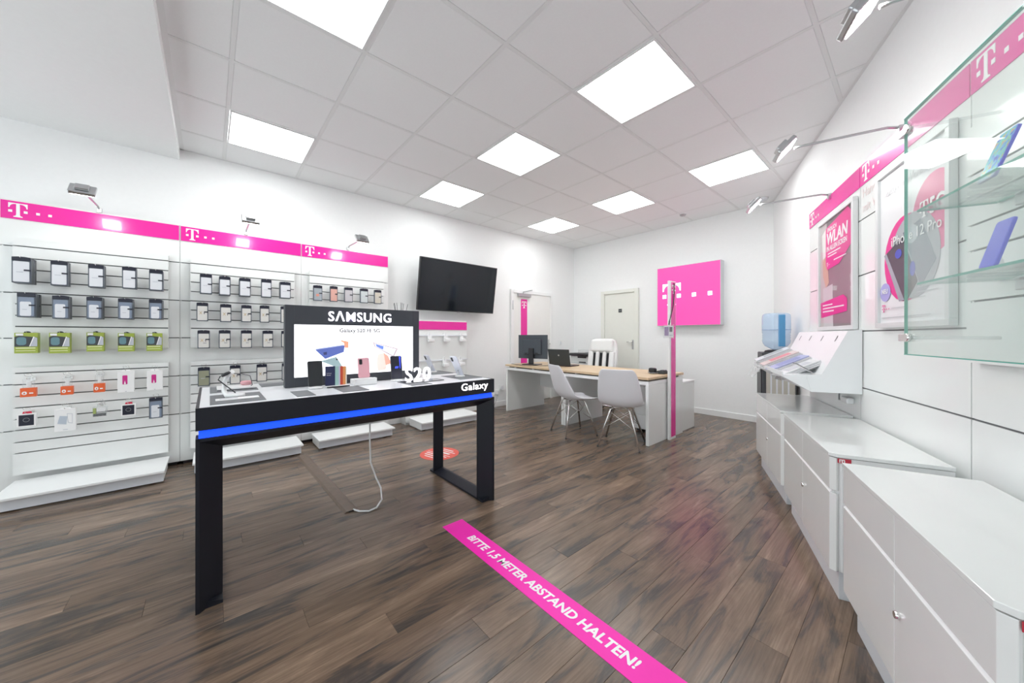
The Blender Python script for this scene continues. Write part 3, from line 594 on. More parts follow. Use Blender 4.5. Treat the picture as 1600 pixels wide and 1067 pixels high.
# colour sample cards: a folder with striped colour fans
t = thing('colour_sample_stand', 'navy upright card with teal, lilac, red and orange stripes on the table', 'card display', (-2.355, .594, ZT+.0015), 0)
box('foot', M_WHITE, t, -.03, .055, -.066, .062, 0, .006, .001); box('foot_edge', M_BLACK, t, .055, .058, -.066, .062, 0, .006)
cols = ((.018, .024, .085), (.38, .60, .56), (.58, .55, .72), (.62, .08, .035), (.80, .33, .11), (.82, .78, .66))
ys = (-.062, -.008, .013, .022, .038, .054, .062)
for k, c in enumerate(cols): box('colour_card', colmat(c), t, -.004-.001*k, .004-.0015*k, ys[k], ys[k+1]+.0, .006, .124-.001*k, .0008)
text('printed_lettering', 'Samsung', M_WHITEP, t, Fr((.0044, 0, 0), (0, 1, 0), (0, 0, 1)), -.056, .078, h=.007, th=.0003); text('printed_lettering', 'Galaxy', M_WHITEP, t, Fr((.0044, 0, 0), (0, 1, 0), (0, 0, 1)), -.056, .066, h=.008, th=.0003)
# S20 illuminated letters on dark plate
t = thing('illuminated_letters', 'glowing white S20 letters on a dark glossy plate on the table', 'letters', (-2.235, 1.08, ZT+.0015), 0)
pl = box('plate', mat('gloss_black', (.01, .012, .016), .08, coat=1), t, -.05, .055, -.105, .17, 0, .004, .001)
text('letters', 'S20', M_LETTER, t, Fr((-.005, 0, .004), (0, 1, 0), (0, 0, 1)), -.092, 0, w=.184, h=.092, th=.012, bold=.012, space=1.1)
# smartwatch on curved stand and price holder
t = wthing('smartwatch_stand', 'white curved stand holding a dark smartwatch at the left table end', 'smartwatch', (-2.31, .075, ZT+.0015))
MB().tube([(-2.26, .135, ZT+.012), (-2.25, .10, ZT+.010), (-2.27, .065, ZT+.010), (-2.31, .055, ZT+.03), (-2.33, .058, ZT+.075), (-2.32, .075, ZT+.118), (-2.30, .088, ZT+.128)], .011, 10).build('stand', M_WHITE, t)
wm = MB(); ww = Matrix.Translation((-2.30, .062, ZT+.118)) @ Matrix.Rotation(.5, 4, 'X'); wm.lathe([(.02, -.006), (.022, 0), (.018, .007), (.0, .008)], (0, 0, 0), 18); wm.v = [tuple(ww @ Vector(p)) for p in wm.v]; wm.build('watch_case', M_BLACK, t)
MB().tube([(-2.30, .04, ZT+.108), (-2.31, .032, ZT+.09), (-2.31, .06, ZT+.060), (-2.29, .10, ZT+.020)], .0028, 8).build('strap', M_DARK, t); MB().tube([(-2.30, .085, ZT+.12), (-2.36, .13, ZT+.11), (-2.43, .17, ZT+.09), (-2.50, .18, ZT+.06), (-2.56, .19, ZT+.025), (-2.58, .185, ZT+.018)], .002, 6).build('cable', M_DARK, t)
t = thing('price_card', 'slim white price card lying on the front left pad of the table', 'card', (-2.20, .105, ZT+.0016), 0); box('card', M_WHITEP, t, -.03, .03, -.085, .085, 0, .004, .001); flat('print', M_LGREY, t, Fr((0, 0, .0042), (0, 1, 0), (-1, 0, 0)), [(-.07, -.01), (.0, -.01), (.0, .01), (-.07, .01)], 0, .0003)
t = thing('white_tablet', 'flat white tablet lying on the rear left pad of the table', 'tablet', (-2.655, .115, ZT+.0016), 0); box('body', M_WHITE, t, -.07, .085, -.085, .095, 0, .012, .003); box('lower_edge', M_BLACK, t, -.069, .087, -.084, .094, -.0, .0035, .0005)
t = thing('earbud_case', 'small pink earbud case with cable on the white tablet', 'earbuds', (-2.70, .17, ZT+.0142), .3); MB().lathe([(.0, 0), (.024, .0), (.03, .006), (.03, .016), (.024, .022), (.0, .023)], n=20).build('case', colmat((.75, .36, .40)), t); MB().lathe([(.0301, .0095), (.0301, .0115)], n=20).build('lid_seam', M_GREYP, t)
# twigs in a slim vase behind the sign
t = thing('reed_vase', 'slim vase whose thin dark reeds peek out behind the illuminated sign', 'vase', (-2.62, 1.115, ZT), 0)
MB().lathe([(.03, 0), (.034, .02), (.03, .2), (.022, .34), (.024, .40), (.02, .40), (.018, .33)], n=18).build('vase', M_WHITE, t)
for k in range(7):
    a = -.55+k*.18; MB().tube([(0, 0, .3), (.02*math.cos(k*2.), math.sin(a)*.11, .50+.07*math.cos(a))], .0018, 5).build('reed', M_DARK, t)
# cable from table to floor and floor duct
t = wthing('power_cable', 'white power cable hanging from the display table down to the floor duct', 'cable', (-2.5, .80, 0))
MB().tube([(-2.60, .88, .69), (-2.60, .88, .45), (-2.598, .885, .28), (-2.585, .92, .16), (-2.56, .945, .09), (-2.50, .93, .03), (-2.45, .875, .008), (-2.44, .82, .006), (-2.48, .77, .006), (-2.53, .745, .007)], .006, 8).build('cable', M_WHITE, t)
t = wthing('cable_duct', 'brown floor cable duct running from the wall plinth to the table', 'cable duct', (-3.30, .72, 0)); 
m = MB(); m.prism([(-2.52, .685, .0005), (-2.52, .700, .010), (-2.52, .755, .010), (-2.52, .775, .0005)], (-1.5, -.03, 0)); m.build('cover', mat('duct_brown', (.15, .105, .078), .4, noise=.3, nscale=25), t); box('duct_mouth', M_BLACK, t, -2.522, -2.518, .712, .75, .001, .008)
# floor stickers
t = wthing('floor_sticker_round', 'round red floor sticker with white print beyond the table', 'floor sticker', (-3.18, 1.77, 0))
MB().lathe([(.195, .0004), (.195, .0016)], (-3.18, 1.77, 0), 40).build('red_disc', M_RED, t)
R = Matrix.Rotation(.25, 3, 'Z')
for k, (v, hw, hh) in enumerate(((.125, .07, .016), (.085, .13, .012), (.04, .10, .028), (-.01, .155, .008), (-.045, .14, .014), (-.085, .12, .014), (-.125, .08, .012))):
    MB().prism([Vector((-3.18, 1.77, .0017))+R @ Vector((x, y, 0)) for x, y in ((-hw, v-hh/2), (hw, v-hh/2), (hw, v+hh/2), (-hw, v+hh/2))], (0, 0, .0005)).build('print_bar', M_WHITEP, t)
t = wthing('floor_strip', 'pink distance strip with white German lettering on the floor', 'floor sticker', (-1.0, 1.17, 0))
fs = box('strip', M_MAGF, t, -1.945, .35, 1.103, 1.247, .0004, .0014); FF = Fr((0, 0, .0015), (1, 0, 0), (0, 1, 0))
text('lettering', 'BITTE 1,5 METER ABSTAND HALTEN!', M_WHITEP, fs, FF, -1.745, 1.142, w=1.085, h=.060, th=.0004, bold=.03, shear=.12)
# ================================================================== TELEVISION
t = wthing('television', 'black flat television tilted down on the left wall', 'television', (XL, 2.80, 1.55))
MT = Matrix.Translation((-4.47, 2.80, 1.555)) @ Matrix.Rotation(math.radians(9), 4, 'Y')
m = MB().box(-.045, 0, -.655, .655, 0, .725, MT); m.build('housing', M_BLACK, t, .004)
m = MB().box(0, .0015, -.642, .642, .016, .712, MT); m.build('screen', mat('tv_screen', (.006, .009, .014), .08, spec=.5), t)
m = MB().box(-.002, .004, -.02, .03, -.012, .004, MT); m.build('sensor', M_METAL, t)
m = MB().box(-.11, -.045, -.2, .2, .25, .5, MT); m.build('wall_mount', M_DARK, t)
box('wall_plate', M_DARK, t, XL, XL+.06, 2.6, 3.0, 1.78, 2.05)
# ================================================================== LIGHT BOX SIGN ON REAR WALL
M_PINKL = mat('lit_pink', (.55, .04, .25), .3, emit=(1.0, .10, .42), estr=.62)
t = wthing('light_box_sign', 'square pink illuminated light box sign with white logo on the rear wall', 'sign', (-2.34, YB, 1.36))
f = MB(); yf = YB-.13; f.box(-2.82, -1.865, yf, YB, 1.36, 2.31); f.build('housing', mat('signbox_grey', (.62, .64, .66), .4), t, .004)
fc = box('face', M_PINKL, t, -2.812, -1.873, yf-.004, yf-.0005, 1.368, 2.302); FB = Fr((0, yf-.0045, 0), (1, 0, 0), (0, 0, 1)); M_LOGOL = emis('logo_lit', (1, .97, .99), 2.2)
tlogo('logo', M_LOGOL, fc, FB, -2.725, 1.69, .345, 2, .002, 0, .66)
# ================================================================== DESKS
ZD = .745
def desk(x0, x1, lab):
    t = wthing('office_desk', lab, 'desk', ((x0+x1)/2, 4.03, 0), 0, 'two office desks side by side')
    box('tabletop', M_OAK, t, x0-.005 if x0 < -4 else x0, x1+.005 if x1 > -2 else x1, 3.585, 4.455, ZD-.028, ZD, .002)
    fr = box('top_frame', M_WHITE, t, x0, x1, 3.60, 4.44, ZD-.085, ZD-.045, .002)
    for sx in (x0, x1-.035): box('end_panel', M_GLOSSW, t, sx, sx+.035, 3.60, 4.44, 0, ZD-.085, .002)
    for xx in (x0+.2, (x0+x1)/2, x1-.2):
        for yy in (3.63, 4.40): box('spacer', M_GREYW, t, xx-.015, xx+.015, yy-.015, yy+.015, ZD-.045, ZD-.028)
    box('shadow_gap', M_DARK, t, x0+.03, x1-.03, 3.645, 4.39, ZD-.045, ZD-.028)
    box('modesty_panel', M_WHITE, t, x0+.035, x1-.035, 4.34, 4.36, .33, ZD-.085)
    return t
desk(-4.315, -3.116, 'left office desk with oak top, under the computer monitor')
desk(-3.112, -1.905, 'right office desk with oak top, behind the two white chairs')
t = wthing('drawer_pedestal', 'white drawer pedestal under the right desk', 'pedestal', (-2.16, 4.22, 0)); box('body', M_GLOSSW, t, -2.36, -1.965, 4.10, 4.33, .03, .58, .003)
for k in range(3): box('drawer', M_WHITE, t, -2.355, -1.97, 4.085, 4.10, .04+.18*k, .21+.18*k, .002)
for sx in (-2.32, -2.0): box('caster', M_BLACK, t, sx-.02, sx+.02, 4.13, 4.30, 0, .03)
t = wthing('side_cabinet', 'low white cabinet behind the right end of the desks', 'cabinet', (-2.15, 4.68, 0)); box('body', M_GLOSSW, t, -2.40, -1.935, 4.50, 4.86, .0, .60, .002); box('top', M_WHITE, t, -2.405, -1.93, 4.495, 4.865, .60, .618, .002)
t = wthing('printer_stand', 'low white cupboard carrying the printer near the rear left corner', 'cabinet', (-4.0, 5.25, 0)); box('body', M_WHITE, t, -4.38, -3.75, 5.02, 5.50, 0, .68, .002); box('top', M_WHITE, t, -4.39, -3.74, 5.01, 5.51, .68, .70, .002); box('door', M_GREYW, t, -4.375, -3.755, 5.008, 5.02, .05, .67, .002)
# printer
t = wthing('printer', 'grey and black laser printer behind the laptop', 'printer', (-4.0, 5.25, .70))
b = box('body', mat('printer_grey', (.60, .63, .62), .45), t, -4.22, -3.82, 5.08, 5.45, .701, .835, .012); box('scanner_lid', M_DARK, t, -4.235, -3.80, 5.06, 5.46, .835, .885, .010); box('output_slot', M_BLACK, t, -4.05, -3.86, 5.076, 5.085, .80, .828)
box('paper_tray', M_BLACK, t, -4.02, -3.87, 5.073, 5.082, .715, .733); box('control_panel', M_BLACK, t, -4.03, -3.81, 5.045, 5.07, .84, .872, .003)
t = wthing('paper_stack', 'small clear paper tray standing on the printer lid', 'paper tray', (-4.07, 5.28, .886)); box('tray', M_ACRYL, t, -4.14, -4.02, 5.2, 5.36, .886, .945, .004); box('sheets', M_WHITEP, t, -4.13, -4.03, 5.21, 5.35, .890, .905)
# monitor seen from behind
t = wthing('computer_monitor', 'dark computer monitor seen from behind on the left desk', 'monitor', (-3.98, 3.85, ZD))
MM = Matrix.Translation((-3.99, 3.88, ZD)) @ Matrix.Rotation(.33, 4, 'Z')
M_MON = mat('monitor_back', (.055, .068, .085), .5)
MB().box(-.255, .255, -.012, .012, .095, .47, MM).build('housing', M_MON, t, .004); MB().box(-.16, .16, -.045, -.012, .16, .40, MM).build('back_bulge', M_MON, t, .012); MB().box(-.245, .245, .012, .0135, .105, .46, MM).build('screen', M_BLACK, t)
MB().box(-.04, .04, -.075, -.045, .01, .26, MM).build('stand_post', M_BLACK, t, .004); MB().box(-.13, .13, -.13, .08, .001, .012, MM).build('stand_base', M_BLACK, t, .006)
for sx in (-.12, .06): MB().box(sx, sx+.05, -.048, -.045, .16, .19, MM).build('port_cover', M_BLACK, t)
# laptop
t = wthing('laptop', 'open dark laptop seen from behind on the desk', 'laptop', (-3.50, 3.98, ZD))
ML = Matrix.Translation((-3.50, 3.97, ZD+.001)) @ Matrix.Rotation(.16, 4, 'Z')
MB().box(-.185, .185, -.0, .25, .0, .016, ML).build('base', colmat((.05, .02, .025)), t, .004); MB().box(-.165, .165, .03, .13, .0162, .018, ML).build('keyboard', M_BLACK, t)
MLL = ML @ Matrix.Translation((0, 0, .014)) @ Matrix.Rotation(.20, 4, 'X'); ld = MB().box(-.185, .185, -.009, 0, 0, .245, MLL).build('lid', mat('laptop_lid', (.035, .042, .045), .4), t, .003)
m = MB().lathe([(.012, 0), (.012, .001)], (0, 0, 0), 16); RX = MLL @ Matrix.Translation((0, -.0092, .155)) @ Matrix.Rotation(PI/2, 4, 'X'); m.v = [tuple(RX @ Vector(p)) for p in m.v]; m.build('lid_emblem', M_METAL, ld)
# mug + cables on desk
t = wthing('white_cup', 'white cup standing behind the monitor on the desk', 'cup', (-3.84, 4.12, ZD)); MB().lathe([(.03, .001), (.036, .01), (.04, .09), (.037, .09), (.033, .015)], (-3.84, 4.12, ZD), 20).build('cup', M_WHITE, t); MB().tube([(-3.80, 4.12, ZD+.07), (-3.775, 4.12, ZD+.06), (-3.775, 4.12, ZD+.035), (-3.803, 4.12, ZD+.025)], .005, 6).build('handle', M_WHITE, t)
t = wthing('monitor_cable', 'thin dark cable lying on the desk between monitor and laptop', 'cable', (-3.8, 4.0, ZD)); MB().tube([(-4.27, 3.68, ZD+.005), (-4.12, 3.64, ZD+.005), (-3.95, 3.63, ZD+.006), (-3.80, 3.66, ZD+.005), (-3.69, 3.74, ZD+.005), (-3.64, 3.93, ZD+.005)], .004, 6).build('cable', M_DARK, t)
t = wthing('desk_cable', 'black cable with plug hanging below the left desk', 'cable', (-3.75, 4.30, .5)); MB().tube([(-3.62, 4.33, .655), (-3.64, 4.32, .56), (-3.74, 4.31, .50), (-3.84, 4.325, .495), (-3.90, 4.33, .50)], .005, 6).build('cable', M_BLACK, t); box('plug', M_BLACK, t, -3.93, -3.88, 4.30, 4.338, .47, .53, .006)
t = wthing('card_terminal', 'small black card payment terminal on the right desk corner', 'card terminal', (-2.03, 4.10, ZD))
m = MB(); m.prism([(-2.10, 4.05, ZD+.001), (-1.95, 4.05, ZD+.001), (-1.95, 4.05, ZD+.035), (-2.0, 4.05, ZD+.045), (-2.10, 4.05, ZD+.02)], (0, .09, 0)); m.build('body', M_DARK, t, .006); box('display', M_NAVY, t, -2.005, -1.955, 4.06, 4.13, ZD+.040, ZD+.047, .002)
box('handset', M_BLACK, t, -2.13, -2.05, 4.01, 4.08, ZD+.001, ZD+.068, .016); MB().tube([(-2.11, 4.02, ZD+.01), (-2.12, 3.99, ZD+.02), (-2.08, 3.98, ZD+.01), (-2.02, 4.04, ZD+.012)], .005, 6).build('cord', M_GREYP, t)
# pink post
t = wthing('brand_post', 'tall narrow white and magenta post leaning by the desk end', 'post', (-1.865, 4.08, 0)); box('board', M_WHITE, t, -1.888, -1.862, 4.0, 4.156, 0, 1.835, .002)
FPp = Fr((-1.8615, 0, 0), (0, 1, 0), (0, 0, 1)); fc = flat('magenta_face', M_MAG, t, FPp, [(4.035, .03), (4.148, .03), (4.148, 1.825), (4.035, 1.825)]); tlogo('logo', M_WHITEP, fc, FPp, 4.055, 1.69, .10, 0, .002)
for z in (.18, .52): box('fixing', M_WHITE, t, -1.904, -1.888, 4.05, 4.09, z, z+.02)
t = wthing('badge_on_lanyard', 'plastic card badge hanging on a black lanyard from the post top', 'badge', (-1.855, 4.05, 1.2))
MB().tube([(-1.90, 4.10, 1.70), (-1.895, 4.10, 1.80), (-1.876, 4.10, 1.842), (-1.855, 4.10, 1.80), (-1.852, 4.095, 1.70), (-1.852, 4.07, 1.55), (-1.853, 4.0, 1.41), (-1.856, 3.982, 1.37)], .005, 6).build('lanyard', M_BLACK, t); MB().tube([(-1.856, 3.982, 1.37), (-1.859, 3.975, 1.325)], .008, 8).build('clip', M_DARK, t)
MC = Matrix.Translation((-1.862, 3.972, 0)) @ Matrix.Rotation(.859, 4, 'Z')
cd = MB().box(-.055, .055, -.002, 0, 1.180, 1.315, MC).build('card', M_WHITEP, t)
MB().box(-.047, .0, -.0030, -.0021, 1.20, 1.300, MC).build('picture', colmat((.32, .18, .42)), cd); MB().box(.008, .042, -.0030, -.0021, 1.245, 1.300, MC).build('picture', M_DARK, cd); MB().box(.006, .045, -.0030, -.0021, 1.20, 1.212, MC).build('print', M_LGREY, cd)
MB().box(-.060, .060, -.0060, -.0045, 1.172, 1.330, MC).build('sleeve', M_ACRYL, t)
# outlet and plug on left wall
t = wthing('wall_socket', 'white double wall socket with plugged adapter near the desks', 'socket', (XL, 3.74, .30)); box('plate', M_WHITE, t, XL, XL+.012, 3.74, 3.83, .26, .36, .003); MB().lathe([(.032, 0), (.032, .01)], (XL+.012, 3.785, .31), 16, Matrix.Rotation(PI/2, 3, 'Y')).build('socket_rim', M_GREYW, t); box('adapter', M_WHITE, t, XL+.012, XL+.055, 3.655, 3.70, .215, .29, .006); box('plate', M_WHITE, t, XL, XL+.012, 3.63, 3.725, .205, .30, .003)
t = wthing('wall_cable', 'thin grey cable on the floor from the wall socket to the desk', 'cable', (-4.5, 3.7, 0)); MB().tube([(XL+.04, 3.68, .21), (XL+.05, 3.63, .10), (XL+.08, 3.55, .02), (XL+.16, 3.60, .006), (-4.40, 3.72, .006), (-4.33, 3.80, .006)], .004, 6).build('cable', M_GREYP, t)
t = wthing('rear_socket', 'small white socket on the wall above the printer', 'socket', (XL, 5.30, 1.05)); box('plate', M_WHITE, t, XL, XL+.012, 5.26, 5.34, 1.02, 1.10, .003); MB().lathe([(.026, 0), (.026, .008)], (XL+.012, 5.30, 1.06), 14, Matrix.Rotation(PI/2, 3, 'Y')).build('socket_rim', M_GREYW, t)
# ================================================================== SHELL CHAIRS
def shell_mesh():
    prof = [(.225, .425, .165, .030), (.215, .438, .195, .020), (.16, .440, .220, .015), (.06, .430, .232, .030), (-.04, .425, .235, .050), (-.12, .435, .236, .075), (-.175, .470, .235, .095), (-.205, .53, .232, .090), (-.225, .61, .225, .070), (-.245, .69, .213, .050), (-.263, .77, .198, .032), (-.275, .825, .180, .020), (-.280, .850, .150, .012)]
    nu = 13; vs = []; n = len(prof)
    for i, (y, z, hw, curl) in enumerate(prof):
        a = Vector(prof[max(i-1, 0)][:2]); b = Vector(prof[min(i+1, n-1)][:2]); d = (b-a).normalized(); nrm = Vector((d.y, -d.x))   # towards sitter
        if nrm.y < 0 and i < 6: nrm = -nrm
        for k in range(nu):
            u = -1+2*k/(nu-1); c = curl*(abs(u)**2.4)
            sag = 0
            if i >= n-2: sag = -.016*(1-abs(u)**2)*0
            vs.append((hw*math.sin(u*PI/2*.96)/math.sin(PI/2*.96), y+nrm.x*c, z+nrm.y*c+sag))
    fs = [(i*nu+k, i*nu+k+1, (i+1)*nu+k+1, (i+1)*nu+k) for i in range(n-1) for k in range(nu-1)]
    m = MB(); m.add(vs, fs, True); me = m.mesh('shell'); me.materials.append(M_SKIN_W); return me
def shell_chair(lab, loc, rz):
    t = thing('shell_chair', lab, 'chair', loc, rz, 'white shell chairs at the desk')
    o = link('seat_shell', shell_mesh(), None, t); so = o.modifiers.new('solid', 'SOLIDIFY'); so.thickness = .012; so.offset = 0; sb = o.modifiers.new('sub', 'SUBSURF'); sb.levels = 2; sb.render_levels = 2
    FX, FY = .215, .205
    for sx in (-1, 1):
        for sy in (-1, 1):
            MB().tube([(sx*.075, sy*.085, .415), (sx*.10, sy*.105, .395), (sx*FX, sy*FY, .012)], .010, 10).build('leg', M_CHROME, t); 
    for sx in (-1, 1):
        for sy in (-1, 1): MB().lathe([(.010, 0), (.012, .006), (.009, .018)], (sx*FX, sy*FY, 0), 10).build('foot_cap', M_DARK, t)
    for (a, b) in (((-1, -1), (1, -1)), ((1, -1), (1, 1)), ((1, 1), (-1, 1)), ((-1, 1), (-1, -1))):
        def L(s, z): k = (z-.012)/(.395-.012); return (s[0]*(FX+(.10-FX)*k), s[1]*(FY+(.105-FY)*k), z)
        MB().tube([L(a, .375), L(b, .20)], .0035, 6).build('brace', M_CHROME, t); MB().tube([L(a, .20), L(b, .375)], .0035, 6).build('brace', M_CHROME, t)
    MB().tube([(-.075, -.085, .412), (.075, .085, .412)], .007, 8).build('seat_mount', M_CHROME, t); MB().tube([(.075, -.085, .412), (-.075, .085, .412)], .007, 8).build('seat_mount', M_CHROME, t)
    return t
shell_chair('white shell chair with chrome legs seen from the side, left of the pair', (-2.79, 3.415, 0), -.42)
shell_chair('white shell chair with chrome legs seen from behind, right of the pair', (-2.14, 3.45, 0), .375)
# ================================================================== OFFICE CHAIR
t = wthing('office_chair', 'white leather high-backed office chair behind the desks', 'chair', (-3.42, 4.70, 0))
C0 = Matrix.Translation((-3.42, 4.70, 0)) @ Matrix.Rotation(.12, 4, 'Z')
def cbox(name, mt, x0, x1, y0, y1, z0, z1, bev, Mx=C0, par=t, seg=3): return MB().box(x0, x1, y0, y1, z0, z1, Mx).build(name, mt, par, bev, seg)
cbox('seat', M_LEATHER, -.25, .25, -.27, .22, .42, .52, .04)
B0 = C0 @ Matrix.Translation((0, .20, .48)) @ Matrix.Rotation(-.16, 4, 'X')
m = MB(); m.prism([B0 @ Vector(p) for p in ((-.225, 0, 0), (.225, 0, 0), (.265, 0, .30), (.255, 0, .52), (.215, 0, .66), (.15, 0, .685), (-.15, 0, .685), (-.215, 0, .66), (-.255, 0, .52), (-.265, 0, .30))], B0.to_3x3() @ Vector((0, .06, 0))); bk = m.build('backrest', M_LEATHER, t, .02, 3)
cbox('headrest_cushion', M_LEATHER, -.205, .205, -.055, .02, .455, .665, .04, B0, t)
for k, (a, b) in enumerate(((-.235, -.145), (-.095, -.03), (.03, .095), (.145, .235))): cbox('back_cushion', M_LEATHER, a, b, -.05, .02, .03, .46, .022, B0, t)
for a, b in ((-.145, -.095), (-.03, .03), (.095, .145)): cbox('dark_insert', M_BLACK, a+.002, b-.002, -.022, .005, .04, .44, .003, B0, bk)
for sx in (-1, 1):
    cbox('armrest', M_LEATHER, sx*.30-.03, sx*.30+.03, -.20, .14, .66, .69, .012); cbox('armrest_post', M_CHROME, sx*.30-.012, sx*.30+.012, -.02, .02, .46, .66, .004)
cbox('armrest_bar', M_CHROME, -.30, .30, -.02, .02, .405, .42, .003)
MB().tube([C0 @ Vector((0, 0, .10)), C0 @ Vector((0, 0, .42))], .028, 12).build('gas_column', M_CHROME, t)
for k in range(5):
    a = 2*PI*k/5+.3; e = C0 @ Vector((.28*math.cos(a), .28*math.sin(a), .075)); l = MB().tube([C0 @ Vector((0, 0, .11)), e], .022, 8, r2=.014).build('base_leg', M_CHROME, t)
    MB().lathe([(.026, -.02), (.026, .02)], (e.x, e.y, .026), 12, Matrix.Rotation(PI/2, 3, 'Y')).build('caster', M_BLACK, l)
# ================================================================== RIGHT DISPLAY WALL  (local x = along the wall, y = out of the wall)
def rthing(name, lab, cat, s, d=0.0, z=0.0, group=None):
    """thing in the right wall's frame; part coordinates are wall coordinates (s, d, z)"""
    loc = W(s, d, z); o = thing(name, lab, cat, loc, RZ, group)
    INV[o.name] = Matrix.Translation((-s, -d, -z)); return o
DP = .095
def FR(d): return Fr((0, d, 0), (-1, 0, 0), (0, 0, 1))      # u = -s
RB = ((3.952, 2.978), (2.974, 2.035), (2.031, 1.07), (1.066, .10), (.096, -.87))
RBN = ('farthest bay of the right wall behind the first poster and brochure rack', 'right wall bay behind the white phone poster', 'right wall bay behind the glass showcase', 'right wall bay nearest the viewer, mostly out of frame', 'right wall bay beside the viewer, out of frame')
for (s1, s0), nm in zip(RB[:4], RBN):
    t = rthing('display_wall_bay', 'white panelled '+nm, 'display wall', (s0+s1)/2, DP, 0, 'panel bays on the right wall')
    box('carcass', M_GROOVE, t, s0+.005, s1-.005, .0, DP-.022, .0, 2.25)
    zs = (.0, .505, .870, 1.228, 1.582, 1.932, 2.285)
    for a, b in zip(zs[:-1], zs[1:]): put('panel', boxmesh(s0+.0015, s1-.0015, DP-.022, DP, a+.004, b-.004, M_PANEL), t).matrix_parent_inverse = INV[t.name]
    for a in zs[1:-1]: box('groove_rail', M_GROOVE, t, s0+.004, s1-.004, DP-.02, DP-.006, a-.004, a+.004)
    fr = FR(DP+.001)
    b = flat('header_band', M_MAG, t, fr, [(-s1+.002, 2.145), (-s0-.002, 2.145), (-s0-.002, 2.275), (-s1+.002, 2.275)], 0, .003); tag(b, 'magenta header strip with white logo')
    tlogo('logo', M_WHITEP, b, fr, -s1+.035, 2.158, .105, 2, .0015, .003, .55)
    if nm is RBN[1]:
        text('printed_lettering', 'Handys', colmat((.72, .60, .60)), t, fr, -s1+.03, 2.045, h=.075, th=.0004); text('printed_lettering', 'mit Vertrag', colmat((.72, .60, .60)), t, fr, -s1+.03, 1.955, h=.070, th=.0004)
# slat board in the showcase bay
t = rthing('slat_board', 'white slotted board behind the glass showcase', 'display wall', 1.52, DP, 1.4)
box('slat_backing', M_GROOVE, t, 1.10, 1.995, DP+.001, DP+.012, 1.10, 1.99)
e = (2.0, 1.905, 1.81, 1.715, 1.618, 1.520, 1.423, 1.328, 1.09)
for a, b in zip(e[:-1], e[1:]): put('slat', boxmesh(1.095, 2.0, DP+.012, DP+.03, b+.004, a-.004, M_PANEL), t).matrix_parent_inverse = INV[t.name]
for s_, nm in ((3.465, 'first poster'), (2.505, 'white phone poster'), (1.55, 'glass showcase')):
    spot('spot_lamp', 'metal arm spot lamp reaching out above the %s on the right' % nm, W(s_, DP, 2.275), RZ+PI/2, .48)
# ---- posters
def poster(lab, s0, s1, z0, z1, name='poster_frame'):
    t = rthing(name, lab, 'poster', (s0+s1)/2, DP, z0); b = .028; d0 = DP+.003
    f = MB(); f.box(s0, s1, d0, d0+.028, z0, z0+b).box(s0, s1, d0, d0+.028, z1-b, z1).box(s0, s0+b, d0, d0+.028, z0+b, z1-b).box(s1-b, s1, d0, d0+.028, z0+b, z1-b); f.build('frame', mat('frame_silver', (.72, .74, .74), .35, .2), t, .002)
    return t, d0+.014
t, dd = poster('silver framed poster with magenta WLAN shape above the brochure rack', 3.0, 3.652, 1.240, 2.10)
M_ROOM = mat('poster_room', (.23, .20, .205), .35, noise=.5, nscale=2.2)
pr = box('print', M_ROOM, t, 3.026, 3.626, dd-.004, dd, 1.258, 2.074)
def U(fx): return -3.626+.60*fx
def V(fy): return 2.074-.816*fy
f = FR(dd+.0005)
def pp(fr, pts, m, k=0, par=None): return flat('printed_shape', m, par or pr, fr, [(U(a), V(b)) for a, b in pts], .0004*k, .0004)
pp(f, [(.0, .0), (.22, .0), (.24, .3), (.2, .62), (.28, 1.0), (0, 1)], colmat((.55, .50, .50))); pp(f, [(.06, .10), (.20, .06), (.22, .30), (.10, .36)], colmat((.78, .76, .74)), 1); pp(f, [(.08, .34), (.24, .32), (.30, .58), (.20, .62), (.10, .50)], colmat((.62, .40, .28)), 1); pp(f, [(.10, .62), (.42, .60), (.44, 1.0), (.12, 1.0)], colmat((.62, .60, .62)), 1)
M_MAGP = mat('magenta_print', (.80, .012, .27), .3)
pp(f, [(.20, .06), (.86, .0), (.96, .06), (.96, .20), (.95, .32), (.62, .44), (.25, .455), (.20, .40)], M_MAGP, 3)
f3 = FR(dd+.0023)
text('lettering', 'ENDLICH', M_WHITEP, pr, f3, U(.26), V(.105), w=.17, h=.030, bold=.02); text('lettering', 'WLAN', M_WHITEP, pr, f3, U(.24), V(.225), w=.375, h=.090, bold=.03, shear=.1); text('lettering', 'IN ALLEN ECKEN', M_WHITEP, pr, f3, U(.24), V(.285), w=.36, h=.038, bold=.02)
for q, (a, b, y) in enumerate(((.27, .66, .315), (.27, .55, .34), (.46, .82, .392))): pp(f3, [(a, y), (b, y), (b, y-.010), (a, y-.010)], M_WHITEP)
tlogo('logo', M_WHITEP, pr, f3, U(.24), V(.425), .030, 2, .0004)
pp(f, [(.02, .755), (.74, .72), (.84, .76), (.84, .865), (.04, .90)], M_MAGP, 3)
for a, b, y in ((.10, .42, .79), (.10, .76, .82), (.10, .46, .85)): pp(f3, [(a, y), (b, y), (b, y-.012), (a, y-.012)], M_WHITEP)
box('cover_glass', glassmat('poster_glass', (.99, .99, .99), .01, .15), t, 3.026, 3.626, dd+.006, dd+.007, 1.258, 2.074)
t, dd = poster('white framed phone poster with pink round shapes beside the glass showcase', 2.098, 2.71, 1.24, 2.10)
pr = box('print', mat('poster_white', (.80, .80, .82), .3, noise=.03, nscale=3), t, 2.124, 2.684, dd-.004, dd, 1.266, 2.074)
def U(fx): return -2.684+.56*fx
def V(fy): return 2.074-.808*fy
f = FR(dd+.0005)
def ell(cx, cy, rx, ry, n=28): return [(cx+rx*math.cos(2*PI*i/n), cy+ry*math.sin(2*PI*i/n)) for i in range(n)]
